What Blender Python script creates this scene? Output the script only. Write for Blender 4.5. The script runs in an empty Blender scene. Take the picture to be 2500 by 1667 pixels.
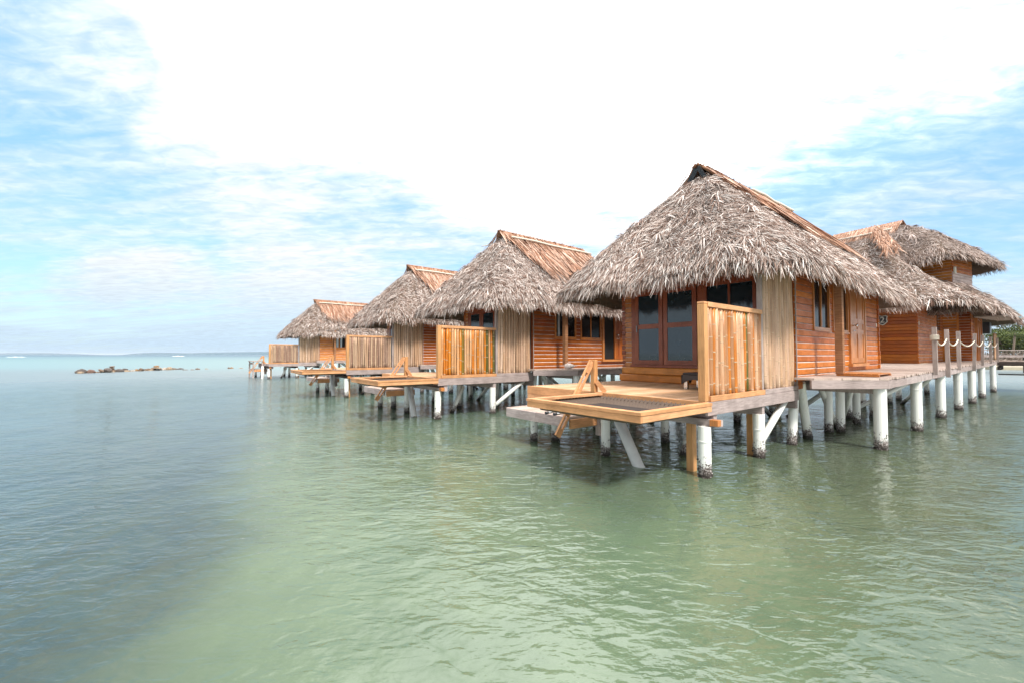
import bpy, math, random
import numpy as np
from mathutils import Vector, Matrix
R = math.radians
SC = bpy.context.scene
COL = SC.collection

# ------------------------------------------------------------------ camera, sky, sun
cam = bpy.data.cameras.new('camera')
camo = bpy.data.objects.new('camera', cam)
COL.objects.link(camo)
camo.location = (0, 0, 1.8)
camo.rotation_euler = (R(90) + 0.031, 0, 0)
cam.sensor_width = 36
cam.lens = 36 * 1025 / 2500
cam.clip_start = 0.05
cam.clip_end = 60000
SC.camera = camo
SC.view_settings.view_transform = 'Standard'
SC.view_settings.look = 'None'
SC.view_settings.gamma = 1
SC.view_settings.use_curve_mapping = False
SC.view_settings.exposure = 0.26

SUN_EL = 52
SUN_DIR = Vector((0.30, -0.60, 0)).normalized()      # horizontal direction towards the sun
sun = bpy.data.lights.new('sun', 'SUN')
sun.energy = 4.6
sun.angle = R(10)
sun.color = (1.0, 0.95, 0.88)
suno = bpy.data.objects.new('sun', sun)
COL.objects.link(suno)
sv = Vector((SUN_DIR.x * math.cos(R(SUN_EL)), SUN_DIR.y * math.cos(R(SUN_EL)), math.sin(R(SUN_EL))))
suno.rotation_euler = sv.to_track_quat('Z', 'Y').to_euler()


class NT:
    """small helper for node trees"""
    def __init__(s, tree):
        s.t = tree
        s.n = tree.nodes
        s.l = tree.links

    def add(s, kind, **kw):
        n = s.n.new(kind)
        for k, v in kw.items():
            setattr(n, k, v)
        return n

    def put(s, sock, v):
        if hasattr(v, 'is_output') or isinstance(v, bpy.types.NodeSocket):
            s.l.new(v, sock)
        elif v is not None:
            sock.default_value = v

    def math(s, op, a, b=None, c=None, clamp=False):
        n = s.add('ShaderNodeMath', operation=op, use_clamp=clamp)
        s.put(n.inputs[0], a)
        if b is not None: s.put(n.inputs[1], b)
        if c is not None: s.put(n.inputs[2], c)
        return n.outputs[0]

    def vmath(s, op, a, b=None):
        n = s.add('ShaderNodeVectorMath', operation=op)
        s.put(n.inputs[0], a)
        if b is not None: s.put(n.inputs[1], b)
        return n.outputs['Value'] if op in ('DOT_PRODUCT', 'LENGTH', 'DISTANCE') else n.outputs[0]

    def maprange(s, v, a, b, c=0.0, d=1.0, mode='SMOOTHSTEP'):
        n = s.add('ShaderNodeMapRange', interpolation_type=mode)
        s.put(n.inputs[0], v)
        for i, x in enumerate((a, b, c, d)):
            s.put(n.inputs[i + 1], x)
        return n.outputs[0]

    def noise(s, vec, scale, detail=3.0, rough=0.55, dist=0.0):
        n = s.add('ShaderNodeTexNoise')
        s.put(n.inputs['Vector'], vec)
        n.inputs['Scale'].default_value = scale
        n.inputs['Detail'].default_value = detail
        n.inputs['Roughness'].default_value = rough
        n.inputs['Distortion'].default_value = dist
        return n.outputs['Fac']

    def mapping(s, vec, scale=(1, 1, 1), rot=(0, 0, 0), loc=(0, 0, 0)):
        n = s.add('ShaderNodeMapping')
        s.put(n.inputs['Vector'], vec)
        n.inputs['Scale'].default_value = scale
        n.inputs['Rotation'].default_value = rot
        n.inputs['Location'].default_value = loc
        return n.outputs[0]

    def mix(s, f, a, b, blend='MIX'):
        n = s.add('ShaderNodeMix', data_type='RGBA', blend_type=blend)
        s.put(n.inputs['Factor'], f)
        s.put(n.inputs[6], a if not isinstance(a, tuple) else (*a, 1)[:4])
        s.put(n.inputs[7], b if not isinstance(b, tuple) else (*b, 1)[:4])
        return n.outputs[2]

    def ramp(s, f, stops, interp='LINEAR'):
        n = s.add('ShaderNodeValToRGB')
        cr = n.color_ramp
        cr.interpolation = interp
        while len(cr.elements) < len(stops):
            cr.elements.new(0.5)
        for e, (p, c) in zip(cr.elements, stops):
            e.position = p
            e.color = (*c, 1)
        s.put(n.inputs[0], f)
        return n.outputs[0]


def pixdir(px, py):
    """direction of view of a pixel of the photograph (used to lay out the cloud gaps)"""
    x = (px - 1250) / 1025
    z = -(py - 833.5) / 1025
    c, s_ = math.cos(.031), math.sin(.031)
    v = Vector((x, c - z * s_, z * c + s_))
    return v.normalized()


w = bpy.data.worlds.new('World')
SC.world = w
w.use_nodes = True
N = NT(w.node_tree)
N.n.clear()
out = N.add('ShaderNodeOutputWorld')
tc = N.add('ShaderNodeTexCoord').outputs['Generated']
sky = N.add('ShaderNodeTexSky', sky_type='NISHITA')
sky.sun_disc = False
sky.sun_elevation = R(SUN_EL)
sky.sun_rotation = math.atan2(SUN_DIR.x, SUN_DIR.y)
sky.air_density = 1.0
sky.dust_density = 0.6
sky.ozone_density = 1.0
bg1 = N.add('ShaderNodeBackground')
bg1.inputs[1].default_value = 0.15
sep = N.add('ShaderNodeSeparateXYZ')
N.put(sep.inputs[0], tc)
dz = N.math('MAXIMUM', sep.outputs[2], 0.0)
tint = N.ramp(dz, [(0.0, (0.36, 0.44, 0.52)), (0.10, (0.40, 0.50, 0.58)), (0.28, (0.43, 0.66, 0.74)), (0.55, (0.40, 0.98, 0.98))])
skyc = N.mix(1.0, sky.outputs[0], tint, 'MULTIPLY')
skyc = N.mix(1.0, skyc, (1.9, 1.9, 1.9), 'MULTIPLY')
N.put(bg1.inputs[0], skyc)
den = N.math('ADD', dz, 0.10)
den = N.math('MAXIMUM', den, 0.10)
cx_ = N.math('DIVIDE', sep.outputs[0], den)
cy_ = N.math('DIVIDE', sep.outputs[1], den)
comb = N.add('ShaderNodeCombineXYZ')
N.put(comb.inputs[0], cx_)
N.put(comb.inputs[1], cy_)
pl = comb.outputs[0]
n_big = N.noise(N.mapping(pl, (0.55, 0.55, 1), (0, 0, R(20)), (3.1, 1.7, 0)), 1.0, 6, 0.58, 0.6)
n_str = N.noise(N.mapping(pl, (0.6, 2.4, 1), (0, 0, R(22)), (0.4, 5.2, 0)), 1.6, 6, 0.62, 0.3)
n_sml = N.noise(N.mapping(pl, (1.0, 1.8, 1), (0, 0, R(25))), 7.5, 5, 0.62, 0.5)
nsum = N.math('MULTIPLY_ADD', n_big, 0.62, N.math('MULTIPLY_ADD', n_str, 0.62, N.math('MULTIPLY', n_sml, 0.34)))
cover = N.math('MULTIPLY_ADD', N.math('SUBTRACT', nsum, 0.79), 1.8, 0.82)
gap = None
# (pixel x, pixel y, radius in degrees, depth of the gap)
gaps = [(235, 98, 4.2, .42), (150, 165, 4.8, .46), (20, 175, 5, .30), (320, 195, 3.4, .22), (60, 80, 6, .14), (600, 60, 4, .08), (0, 380, 8, .34), (120, 450, 8, .24), (330, 530, 10, .20),
        (60, 560, 10, .20), (250, 640, 9, .14), (560, 560, 10, .12),
        (760, 520, 7, .15), (920, 570, 8, .22), (1060, 585, 8, .24), (1180, 620, 6, .22), (1440, 560, 7, .25), (1540, 500, 5, .10),
        (1840, 300, 9, .18), (2020, 200, 9, .20), (2200, 90, 8, .20), (2480, 20, 8, .42), (2140, 360, 12, .30), (2400, 300, 13, .22),
        (2300, 420, 12, .20), (2020, 440, 9, .26), (1880, 400, 7, .14), (2460, 520, 10, .12), (2480, 200, 9, .14), (2160, 520, 8, .14)]
for px, py, rad, dep in gaps:
    d = pixdir(px, py)
    dot = N.vmath('DOT_PRODUCT', tc, tuple(d))
    g_ = N.maprange(dot, math.cos(R(rad * 1.25)), 1.0, 0.0, dep * 1.5)
    gap = g_ if gap is None else N.math('ADD', gap, g_)
cover = N.math('SUBTRACT', cover, N.math('MINIMUM', gap, 0.50))
for px, py, rad, dep in [(900, 200, 34, .24), (1400, 150, 30, .30), (560, 250, 16, .08), (430, 676, 4.5, .40), (320, 676, 4.5, .45), (220, 684, 4, .35), (2330, 240, 5, .14), (2000, 300, 4, .08), (2480, 130, 5, .14)]:
    d = pixdir(px, py)
    dot = N.vmath('DOT_PRODUCT', tc, tuple(d))
    cover = N.math('ADD', cover, N.maprange(dot, math.cos(R(rad)), 1.0, 0.0, dep))
cover = N.math('ADD', cover, N.maprange(dz, 0.0, 0.16, 0.16, 0.0))
cover = N.math('ADD', cover, N.maprange(dz, 0.6, 0.8, 0.0, 0.25))
mask = N.maprange(cover, 0.02, 1.02, 0.16, 1.0)
# brightness of the cloud layer: thin bright cloud ahead and overhead, paler and bluer at the horizon
bright = N.maprange(dz, 0.05, 0.55, 0.84, 1.05)
bright = N.math('ADD', bright, N.maprange(dz, 0.62, 0.95, 0.0, 0.5))
bright = N.math('ADD', bright, N.maprange(N.vmath('DOT_PRODUCT', tc, tuple(pixdir(1600, -420))), math.cos(R(42)), 1.0, 0.0, 2.6))
bright = N.math('MULTIPLY', bright, N.maprange(n_sml, 0.3, 0.7, 0.90, 1.06))
ccol = N.ramp(dz, [(0.0, (0.58, 0.77, 0.95)), (0.07, (0.70, 0.86, 1.0)), (0.17, (0.92, 0.97, 1.0)), (0.4, (1, 1, 1))])
bg2 = N.add('ShaderNodeBackground')
N.put(bg2.inputs[0], ccol)
N.put(bg2.inputs[1], bright)
mx = N.add('ShaderNodeMixShader')
N.put(mx.inputs[0], mask)
N.put(mx.inputs[1], bg1.outputs[0])
N.put(mx.inputs[2], bg2.outputs[0])
N.put(out.inputs[0], mx.outputs[0])

# ------------------------------------------------------------------ materials
def newmat(name):
    m = bpy.data.materials.new(name)
    m.use_nodes = True
    n = NT(m.node_tree)
    n.n.clear()
    o = n.add('ShaderNodeOutputMaterial')
    b = n.add('ShaderNodeBsdfPrincipled')
    n.l.new(b.outputs[0], o.inputs[0])
    return m, n, b


def rand_island(n):
    return n.add('ShaderNodeNewGeometry').outputs['Random Per Island']


def objco(n):
    return n.add('ShaderNodeTexCoord').outputs['Object']


def bump(n, b, h, strength=0.3, dist=0.01):
    k = n.add('ShaderNodeBump')
    k.inputs['Strength'].default_value = strength
    k.inputs['Distance'].default_value = dist
    n.put(k.inputs['Height'], h)
    n.l.new(k.outputs[0], b.inputs['Normal'])


def wood(name, stops, rough=0.6, grain=(3, 3, 60), gs=0.35, coat=0.0, bs=0.3, knots=True, dirt=0.25):
    m, n, b = newmat(name)
    r = rand_island(n)
    c = n.ramp(r, stops)
    co = objco(n)
    off = n.add('ShaderNodeCombineXYZ')
    n.put(off.inputs[0], n.math('MULTIPLY', r, 37.0))
    n.put(off.inputs[2], n.math('MULTIPLY', r, 11.0))
    co2 = n.vmath('ADD', co, off.outputs[0])
    g = n.noise(n.mapping(co2, grain), 1.0, 5, 0.6, 0.5)
    g2 = n.noise(co2, 2.3, 4, 0.6)
    lo = n.maprange(g, 0.25, 0.75, 1 - gs, 1 + gs * 0.6, 'LINEAR')
    c = n.mix(1.0, c, lo, 'MULTIPLY')
    d = n.maprange(g2, 0.35, 0.7, 1.0, 1.0 - dirt)
    c = n.mix(1.0, c, d, 'MULTIPLY')
    n.put(b.inputs['Base Color'], c)
    n.put(b.inputs['Roughness'], n.maprange(g2, .3, .7, rough * .8, min(1, rough * 1.25)))
    b.inputs['Specular IOR Level'].default_value = 0.3
    if coat:
        b.inputs['Coat Weight'].default_value = coat
        b.inputs['Coat Roughness'].default_value = 0.16
    bump(n, b, g, bs, 0.004)
    return m


M = {}
EDGE = {}
HG = (4, 4, 90)      # horizontal boards
VG = (60, 60, 3)     # vertical members
M['siding'] = wood('varnished_siding', [(0, (0.38, 0.085, 0.014)), (0.25, (0.48, 0.125, 0.012)), (0.5, (0.60, 0.175, 0.016)), (0.75, (0.42, 0.10, 0.018)), (1, (0.64, 0.20, 0.02))], 0.5, HG, 0.4, 0.12, 0.25)
M['siding_dark'] = wood('dark_siding', [(0, (0.27, 0.062, 0.014)), (0.5, (0.36, 0.09, 0.014)), (1, (0.44, 0.13, 0.02))], 0.36, HG, 0.35, 0.4, 0.25)
M['edge_highlight'] = wood('board_edge_highlight', [(0, (0.55, 0.38, 0.32)), (1, (0.88, 0.74, 0.68))], 0.35, HG, 0.4, 0.3, 0.2)  # pale tone paints the sky highlight along the board tops
M['siding_bright'] = wood('honey_siding', [(0, (0.50, 0.15, 0.022)), (0.5, (0.60, 0.20, 0.03)), (1, (0.66, 0.25, 0.04))], 0.4, HG, 0.3, 0.35, 0.25)
M['siding_faded'] = wood('faded_siding', [(0, (0.52, 0.38, 0.36)), (0.5, (0.60, 0.46, 0.43)), (1, (0.66, 0.52, 0.48))], 0.7, HG, 0.3, 0, 0.25)
M['trim'] = wood('red_brown_trim', [(0, (0.26, 0.065, 0.03)), (1, (0.34, 0.095, 0.04))], 0.4, VG, 0.3, 0.3, 0.2)
M['trim_orange'] = wood('orange_trim', [(0, (0.48, 0.17, 0.045)), (1, (0.56, 0.22, 0.06))], 0.42, VG, 0.3, 0.3, 0.2)
M['pine'] = wood('new_pine', [(0, (0.58, 0.255, 0.10)), (0.5, (0.66, 0.32, 0.14)), (1, (0.72, 0.38, 0.19))], 0.62, (5, 5, 70), 0.32, 0, 0.3)
M['pine_post'] = wood('new_pine_post', [(0, (0.56, 0.27, 0.10)), (1, (0.66, 0.35, 0.15))], 0.62, VG, 0.35, 0, 0.3)
M['decking'] = wood('deck_planks', [(0, (0.58, 0.33, 0.18)), (0.5, (0.66, 0.40, 0.235)), (1, (0.72, 0.46, 0.29))], 0.7, (60, 2, 60), 0.25, 0, 0.3)
M['grey'] = wood('weathered_wood', [(0, (0.33, 0.26, 0.24)), (0.5, (0.40, 0.32, 0.30)), (1, (0.47, 0.39, 0.37))], 0.85, (4, 4, 60), 0.4, 0, 0.5)
M['grey_plank'] = wood('weathered_planks', [(0, (0.44, 0.33, 0.28)), (0.5, (0.52, 0.41, 0.35)), (1, (0.60, 0.48, 0.42))], 0.85, (60, 60, 60), 0.3, 0, 0.4)
M['grey_post'] = wood('weathered_post', [(0, (0.36, 0.29, 0.26)), (1, (0.46, 0.38, 0.35))], 0.85, VG, 0.35, 0, 0.4)
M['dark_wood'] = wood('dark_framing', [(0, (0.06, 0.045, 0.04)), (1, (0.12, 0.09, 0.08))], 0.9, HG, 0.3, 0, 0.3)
M['wrapped'] = wood('cord_wrapped_post', [(0, (0.36, 0.17, 0.08)), (1, (0.36, 0.17, 0.08))], 0.7, (2, 2, 90), 0.75, 0, 1.0)


def bamboo(name, stops, dull=0.0):
    m, n, b = newmat(name)
    r = rand_island(n)
    c = n.ramp(r, stops, 'CONSTANT')
    co = objco(n)
    off = n.add('ShaderNodeCombineXYZ')
    n.put(off.inputs[0], n.math('MULTIPLY', r, 53.0))
    n.put(off.inputs[2], n.math('MULTIPLY', r, 17.0))
    co2 = n.vmath('ADD', co, off.outputs[0])
    g = n.noise(n.mapping(co2, (25, 25, 2.2)), 1.0, 4, 0.6, 0.3)
    g3 = n.noise(n.mapping(co2, (1, 1, 0.9)), 1.0, 1, 0.5)
    c = n.mix(n.maprange(g3, 0.55, 0.62, 0.0, 0.45), c, n.ramp(n.math('FRACT', n.math('MULTIPLY', r, 7.31)), stops, 'CONSTANT'))
    c = n.mix(1.0, c, n.maprange(g, 0.25, 0.75, 0.58, 1.0, 'LINEAR'), 'MULTIPLY')
    spots = n.noise(co2, 40, 2, 0.5)
    c = n.mix(n.maprange(spots, 0.66, 0.74, 0, 0.55), c, (0.14, 0.09, 0.05))
    n.put(b.inputs['Base Color'], c)
    b.inputs['Roughness'].default_value = 0.42 + dull
    bump(n, b, g, 0.15, 0.003)
    return m


M['bamboo_old'] = bamboo('old_bamboo', [(0, (0.60, 0.37, 0.22)), (0.2, (0.68, 0.45, 0.30)), (0.4, (0.52, 0.32, 0.20)), (0.6, (0.76, 0.53, 0.38)), (0.8, (0.62, 0.40, 0.27))], 0.2)
M['bamboo_tan'] = bamboo('fresh_bamboo', [(0, (0.62, 0.30, 0.14)), (0.2, (0.72, 0.42, 0.24)), (0.38, (0.60, 0.19, 0.018)), (0.54, (0.48, 0.23, 0.10)), (0.74, (0.12, 0.13, 0.022)), (0.83, (0.74, 0.44, 0.26))])
M['bamboo_orange'] = bamboo('orange_green_bamboo', [(0, (0.70, 0.24, 0.02)), (0.24, (0.72, 0.38, 0.17)), (0.42, (0.66, 0.20, 0.015)), (0.60, (0.13, 0.12, 0.025)), (0.68, (0.70, 0.40, 0.20)), (0.90, (0.26, 0.17, 0.025))])
M['bamboo_brown'] = bamboo('brown_bamboo', [(0, (0.50, 0.31, 0.21)), (0.2, (0.62, 0.42, 0.28)), (0.4, (0.38, 0.22, 0.15)), (0.6, (0.56, 0.35, 0.22)), (0.8, (0.44, 0.28, 0.20))], 0.2)
m, n, b = newmat('bamboo_node')
n.put(b.inputs['Base Color'], n.mix(n.noise(objco(n), 30, 2), (0.30, 0.18, 0.10), (0.60, 0.44, 0.30)))
b.inputs['Roughness'].default_value = 0.7
M['node'] = m

# white plastic-sleeved piles with oyster crust near the water
m, n, b = newmat('pile_sleeve')
gp = n.add('ShaderNodeNewGeometry').outputs['Position']
sp = n.add('ShaderNodeSeparateXYZ')
n.put(sp.inputs[0], gp)
nz = n.noise(gp, 9, 4, 0.6)
streak = n.noise(n.mapping(gp, (22, 22, 0.8)), 1, 4, 0.6)
base = n.mix(n.maprange(streak, 0.52, 0.78, 0, 0.45), (0.80, 0.80, 0.76), (0.56, 0.46, 0.33))
base = n.mix(n.maprange(n.noise(gp, 3.1, 3), 0.5, 0.8, 0, 0.3), base, (0.52, 0.53, 0.50))
zz = n.math('SUBTRACT', sp.outputs[2], n.math('MULTIPLY', nz, 0.36))
fine = n.noise(gp, 38, 3, 0.7)
zz = n.math('ADD', zz, n.math('MULTIPLY', n.math('SUBTRACT', fine, 0.5), 0.40))
crust = n.maprange(zz, -0.01, 0.01, 1.0, 0.0, 'LINEAR')
cc = n.ramp(n.noise(gp, 42, 4, 0.7), [(0.30, (0.022, 0.016, 0.014)), (0.46, (0.09, 0.065, 0.055)), (0.54, (0.36, 0.32, 0.30)), (0.66, (0.68, 0.64, 0.62))])
wetline = n.maprange(sp.outputs[2], 0.02, 0.12, 1.0, 0.0)
cc = n.mix(wetline, cc, (0.03, 0.022, 0.018))
sludge = n.maprange(sp.outputs[2], -0.05, 0.02, 1.0, 0.0)
colr = n.mix(crust, base, cc)
colr = n.mix(sludge, colr, (0.20, 0.17, 0.09))
n.put(b.inputs['Base Color'], colr)
n.put(b.inputs['Roughness'], n.mix(crust, (0.4, 0.4, 0.4), (0.85, 0.85, 0.85)))
bump(n, b, n.math('MULTIPLY', crust, n.noise(gp, 42, 3, 0.7)), 1.0, 0.03)
M['sleeve'] = m

m, n, b = newmat('oyster_shell')
n.put(b.inputs['Base Color'], n.ramp(rand_island(n), [(0, (0.02, 0.015, 0.013)), (0.5, (0.06, 0.045, 0.04)), (0.75, (0.24, 0.20, 0.19)), (1, (0.66, 0.62, 0.60))]))
b.inputs['Roughness'].default_value = 0.7
M['oyster'] = m


def leafmat(name, stops, rough=0.75, trans=0.0):
    m, n, b = newmat(name)
    r = rand_island(n)
    c = n.ramp(r, stops)
    big = n.noise(objco(n), 0.9, 4, 0.6)
    c = n.mix(1.0, c, n.maprange(big, 0.3, 0.7, 0.80, 1.14), 'MULTIPLY')
    n.put(b.inputs['Base Color'], c)
    b.inputs['Roughness'].default_value = rough
    b.inputs['Specular IOR Level'].default_value = 0.3
    return m


M['thatch'] = leafmat('grey_thatch', [(0, (0.08, 0.038, 0.025)), (0.30, (0.25, 0.15, 0.11)), (0.5, (0.42, 0.32, 0.275)), (0.78, (0.62, 0.54, 0.49)), (1, (0.90, 0.84, 0.80))])
M['thatch_dark'] = leafmat('brown_grey_thatch', [(0, (0.12, 0.075, 0.055)), (0.25, (0.25, 0.17, 0.13)), (0.6, (0.38, 0.30, 0.27)), (1, (0.58, 0.50, 0.46))])
M['thatch_brown'] = leafmat('brown_thatch', [(0, (0.16, 0.07, 0.04)), (0.3, (0.34, 0.175, 0.105)), (0.65, (0.48, 0.285, 0.20)), (1, (0.68, 0.49, 0.39))])
m, n, b = newmat('thatch_core')
n.put(b.inputs['Base Color'], n.mix(n.noise(objco(n), 14, 4, 0.7), (0.05, 0.035, 0.026), (0.18, 0.125, 0.09)))
b.inputs['Roughness'].default_value = 0.95
M['core'] = m
m, n, b = newmat('cap_core')
n.put(b.inputs['Base Color'], n.mix(n.noise(n.mapping(objco(n), (9, 1, 1)), 3, 4, 0.6), (0.18, 0.08, 0.04), (0.40, 0.20, 0.11)))
b.inputs['Roughness'].default_value = 0.8
M['capcore'] = m


def plain(name, col, rough=0.5, metal=0.0, var=0.12, scale=12, spec=None):
    m, n, b = newmat(name)
    c2 = tuple(x * (1 - var * 2) for x in col)
    n.put(b.inputs['Base Color'], n.mix(n.noise(objco(n), scale, 4, 0.6), col, c2))
    b.inputs['Roughness'].default_value = rough
    b.inputs['Metallic'].default_value = metal
    if spec is not None:
        b.inputs['Specular IOR Level'].default_value = spec
    return m


M['sleeve_clean'] = plain('scuffed_white_sleeve', (0.80, 0.80, 0.77), 0.5, 0, 0.18, 6)
M['black_plastic'] = plain('black_plastic', (0.025, 0.028, 0.034), 0.35)
M['white_sheet'] = plain('white_sheet', (0.62, 0.62, 0.62), 0.6)
M['white_pipe'] = plain('cream_pole', (0.74, 0.66, 0.55), 0.5)
M['steel'] = plain('polished_steel', (0.7, 0.7, 0.7), 0.2, 1.0, 0.05)
M['dull_metal'] = plain('dull_metal', (0.25, 0.25, 0.26), 0.4, 0.8)
M['wicker'] = plain('dark_wicker', (0.045, 0.034, 0.034), 0.55, 0, 0.3, 90)
M['rope'] = plain('cream_rope', (0.72, 0.65, 0.54), 0.8, 0, 0.2, 60)
M['shell'] = plain('pink_shell', (0.86, 0.76, 0.71), 0.5, 0, 0.2, 20)
M['black'] = plain('dark_interior', (0.006, 0.005, 0.005), 0.9)
M['curtain'] = plain('pale_curtain', (0.45, 0.52, 0.55), 0.9)
M['teal'] = plain('teal_sheet', (0.05, 0.35, 0.45), 0.5)
M['sign_white'] = plain('sign_white', (0.6, 0.58, 0.52), 0.6)
M['socket'] = plain('ivory_plastic', (0.75, 0.72, 0.62), 0.5)
M['concrete'] = plain('rough_concrete', (0.42, 0.39, 0.34), 0.9, 0, 0.25, 18)
M['white_paint'] = plain('weathered_white_paint', (0.62, 0.60, 0.56), 0.8, 0, 0.35, 25)

m, n, b = newmat('window_glass')
n.put(b.inputs['Base Color'], n.mix(n.noise(objco(n), 1.6, 3), (0.008, 0.016, 0.024), (0.020, 0.038, 0.052)))
b.inputs['Roughness'].default_value = 0.06
b.inputs['IOR'].default_value = 1.75
M['glass'] = m
M['glass_dark'] = plain('shaded_glass', (0.008, 0.010, 0.012), 0.12, 0, 0.1, 2, 0.22)

m, n, b = newmat('net')
wv = n.add('ShaderNodeTexBrick')
n.put(wv.inputs['Vector'], n.mapping(objco(n), (1, 1, 1), (0.0, 0.0, R(45))))
wv.inputs['Scale'].default_value = 16
wv.inputs['Mortar Size'].default_value = 0.012
wv.inputs['Brick Width'].default_value = 0.35
wv.inputs['Row Height'].default_value = 0.35
wv.offset = 0
n.put(b.inputs['Base Color'], n.mix(wv.outputs['Fac'], (0.09, 0.062, 0.048), (0.27, 0.195, 0.135)))
b.inputs['Roughness'].default_value = 0.9
M['net'] = m
M['sludge'] = plain('algae_coat', (0.26, 0.21, 0.11), 0.9, 0, 0.25, 8)
M['net_floor'] = plain('dark_net_floor', (0.050, 0.036, 0.032), 0.9, 0, 0.2, 30)

m, n, b = newmat('rock')
r = rand_island(n)
oi = n.add('ShaderNodeObjectInfo')
co = objco(n)
c = n.mix(n.noise(co, 3, 4), oi.outputs['Color'], (0.12, 0.09, 0.07))
n.put(b.inputs['Base Color'], c)
b.inputs['Roughness'].default_value = 0.85
bump(n, b, n.noise(co, 6, 5, 0.65), 0.8, 0.15)
M['rock'] = m

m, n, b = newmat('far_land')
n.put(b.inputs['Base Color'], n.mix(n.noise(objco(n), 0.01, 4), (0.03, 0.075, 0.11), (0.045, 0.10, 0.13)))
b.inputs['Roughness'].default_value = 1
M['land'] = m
M['foam'] = plain('sea_foam', (0.85, 0.88, 0.88), 0.8, 0, 0.03)
M['leaves'] = leafmat('green_leaves', [(0, (0.03, 0.05, 0.012)), (0.5, (0.07, 0.10, 0.02)), (1, (0.14, 0.16, 0.04))])
M['brush'] = leafmat('dry_brush', [(0, (0.12, 0.09, 0.07)), (1, (0.36, 0.30, 0.26))])
M['bark'] = plain('bark', (0.16, 0.12, 0.09), 0.9)
M['mound'] = plain('silt_mound', (0.62, 0.50, 0.30), 0.95, 0, 0.2, 5)
M['sand'] = plain('shore_sand', (0.46, 0.40, 0.30), 0.95, 0, 0.15, 2)

# water
m, n, b = newmat('sea_water')
n.n.remove(b)
mo = [x for x in n.n if x.type == 'OUTPUT_MATERIAL'][0]
P = n.add('ShaderNodeNewGeometry').outputs['Position']
sp = n.add('ShaderNodeSeparateXYZ')
n.put(sp.inputs[0], P)
X, Y = sp.outputs[0], sp.outputs[1]
dist = n.vmath('LENGTH', P)
# signed distance from the edge of the sand bank (line x = -1 - 0.54 y), positive on the sand side
edge = n.math('MULTIPLY', n.math('ADD', n.math('ADD', X, 0.75), n.math('MULTIPLY', Y, 0.54)), 0.88)
wob = n.math('MULTIPLY', n.math('SUBTRACT', n.noise(P, 0.35, 3), 0.5), 2.0)
edge = n.math('ADD', edge, wob)
wid = n.math('MULTIPLY_ADD', dist, 0.06, 0.35)
sandf = n.maprange(n.math('DIVIDE', edge, wid), -0.7, 1.1)
mot = n.noise(P, 0.6, 4, 0.6)
deepc = n.mix(n.maprange(dist, 3, 26), (0.044, 0.068, 0.066), (0.125, 0.190, 0.200))
sandc = n.mix(n.maprange(mot, 0.3, 0.7), (0.122, 0.178, 0.112), (0.165, 0.225, 0.146))
sandc = n.mix(n.maprange(dist, 5, 18), sandc, (0.125, 0.195, 0.150))
sandc = n.mix(n.maprange(dist, 16, 45), sandc, (0.15, 0.25, 0.25))
wc = n.mix(sandf, deepc, sandc)
# band of pale sand by the breakwater, then deep blue offshore
wc = n.mix(n.maprange(Y, 38, 62), wc, (0.14, 0.31, 0.32))
wc = n.mix(n.maprange(Y, 110, 220), wc, (0.14, 0.27, 0.33))
wc = n.mix(n.maprange(Y, 250, 500), wc, (0.05, 0.14, 0.23))
# right-hand side is a browner shallow
wc = n.mix(n.maprange(n.math('SUBTRACT', X, n.math('MULTIPLY', Y, 0.45)), -0.6, 2.5, 0.0, 0.65), wc, (0.088, 0.104, 0.062))
dif = n.add('ShaderNodeBsdfDiffuse')
n.put(dif.inputs[0], wc)
trn = n.add('ShaderNodeBsdfTransparent')
trn.inputs[0].default_value = (0.62, 0.78, 0.62, 1)
body = n.add('ShaderNodeMixShader')
body.inputs[0].default_value = 0.38
n.put(body.inputs[1], dif.outputs[0])
n.put(body.inputs[2], trn.outputs[0])
glo = n.add('ShaderNodeBsdfGlossy')
glo.inputs['Roughness'].default_value = 0.03
n.put(glo.inputs['Roughness'], n.maprange(dist, 8, 50, 0.01, 0.30))
# ripples: several bands of noise, finer ones die out with distance from the shore line
h1 = n.noise(n.mapping(P, (1, 1, 1), (0, 0, R(25))), 1.3, 2, 0.5, 0.4)
h2 = n.noise(n.mapping(P, (1.0, 2.0, 1), (0, 0, R(-32))), 3.6, 2, 0.5, 0.6)
h3 = n.noise(n.mapping(P, (1.0, 1.7, 1), (0, 0, R(-20))), 9.0, 3, 0.55, 0.3)
calm = n.maprange(n.noise(P, 0.5, 3), 0.35, 0.65, 0.55, 1.25)
hh = n.math('ADD', n.math('MULTIPLY', h1, 0.036), n.math('MULTIPLY', h2, 0.028))
hh = n.math('ADD', hh, n.math('MULTIPLY', h3, 0.0098))
hh = n.math('MULTIPLY', hh, calm)
bp = n.add('ShaderNodeBump')
bp.inputs['Distance'].default_value = 1.0
n.put(bp.inputs['Strength'], n.maprange(dist, 30, 300, 1.0, 0.5))
n.put(bp.inputs['Height'], hh)
n.l.new(bp.outputs[0], glo.inputs['Normal'])
fr = n.add('ShaderNodeFresnel')
fr.inputs['IOR'].default_value = 1.6
n.l.new(bp.outputs[0], fr.inputs['Normal'])
frc = n.math('MINIMUM', fr.outputs[0], n.maprange(dist, 40, 400, 0.55, 0.32))
ms = n.add('ShaderNodeMixShader')
n.put(ms.inputs[0], frc)
n.put(ms.inputs[1], body.outputs[0])
n.put(ms.inputs[2], glo.outputs[0])
n.put(mo.inputs[0], ms.outputs[0])
M['water'] = m

m, n, b = newmat('seabed')
P = n.add('ShaderNodeNewGeometry').outputs['Position']
c = n.mix(n.maprange(n.noise(P, 0.8, 5, 0.6), 0.4, 0.62), (0.36, 0.33, 0.22), (0.10, 0.13, 0.07))
n.put(b.inputs['Base Color'], c)
b.inputs['Roughness'].default_value = 1
M['seabed'] = m

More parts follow.
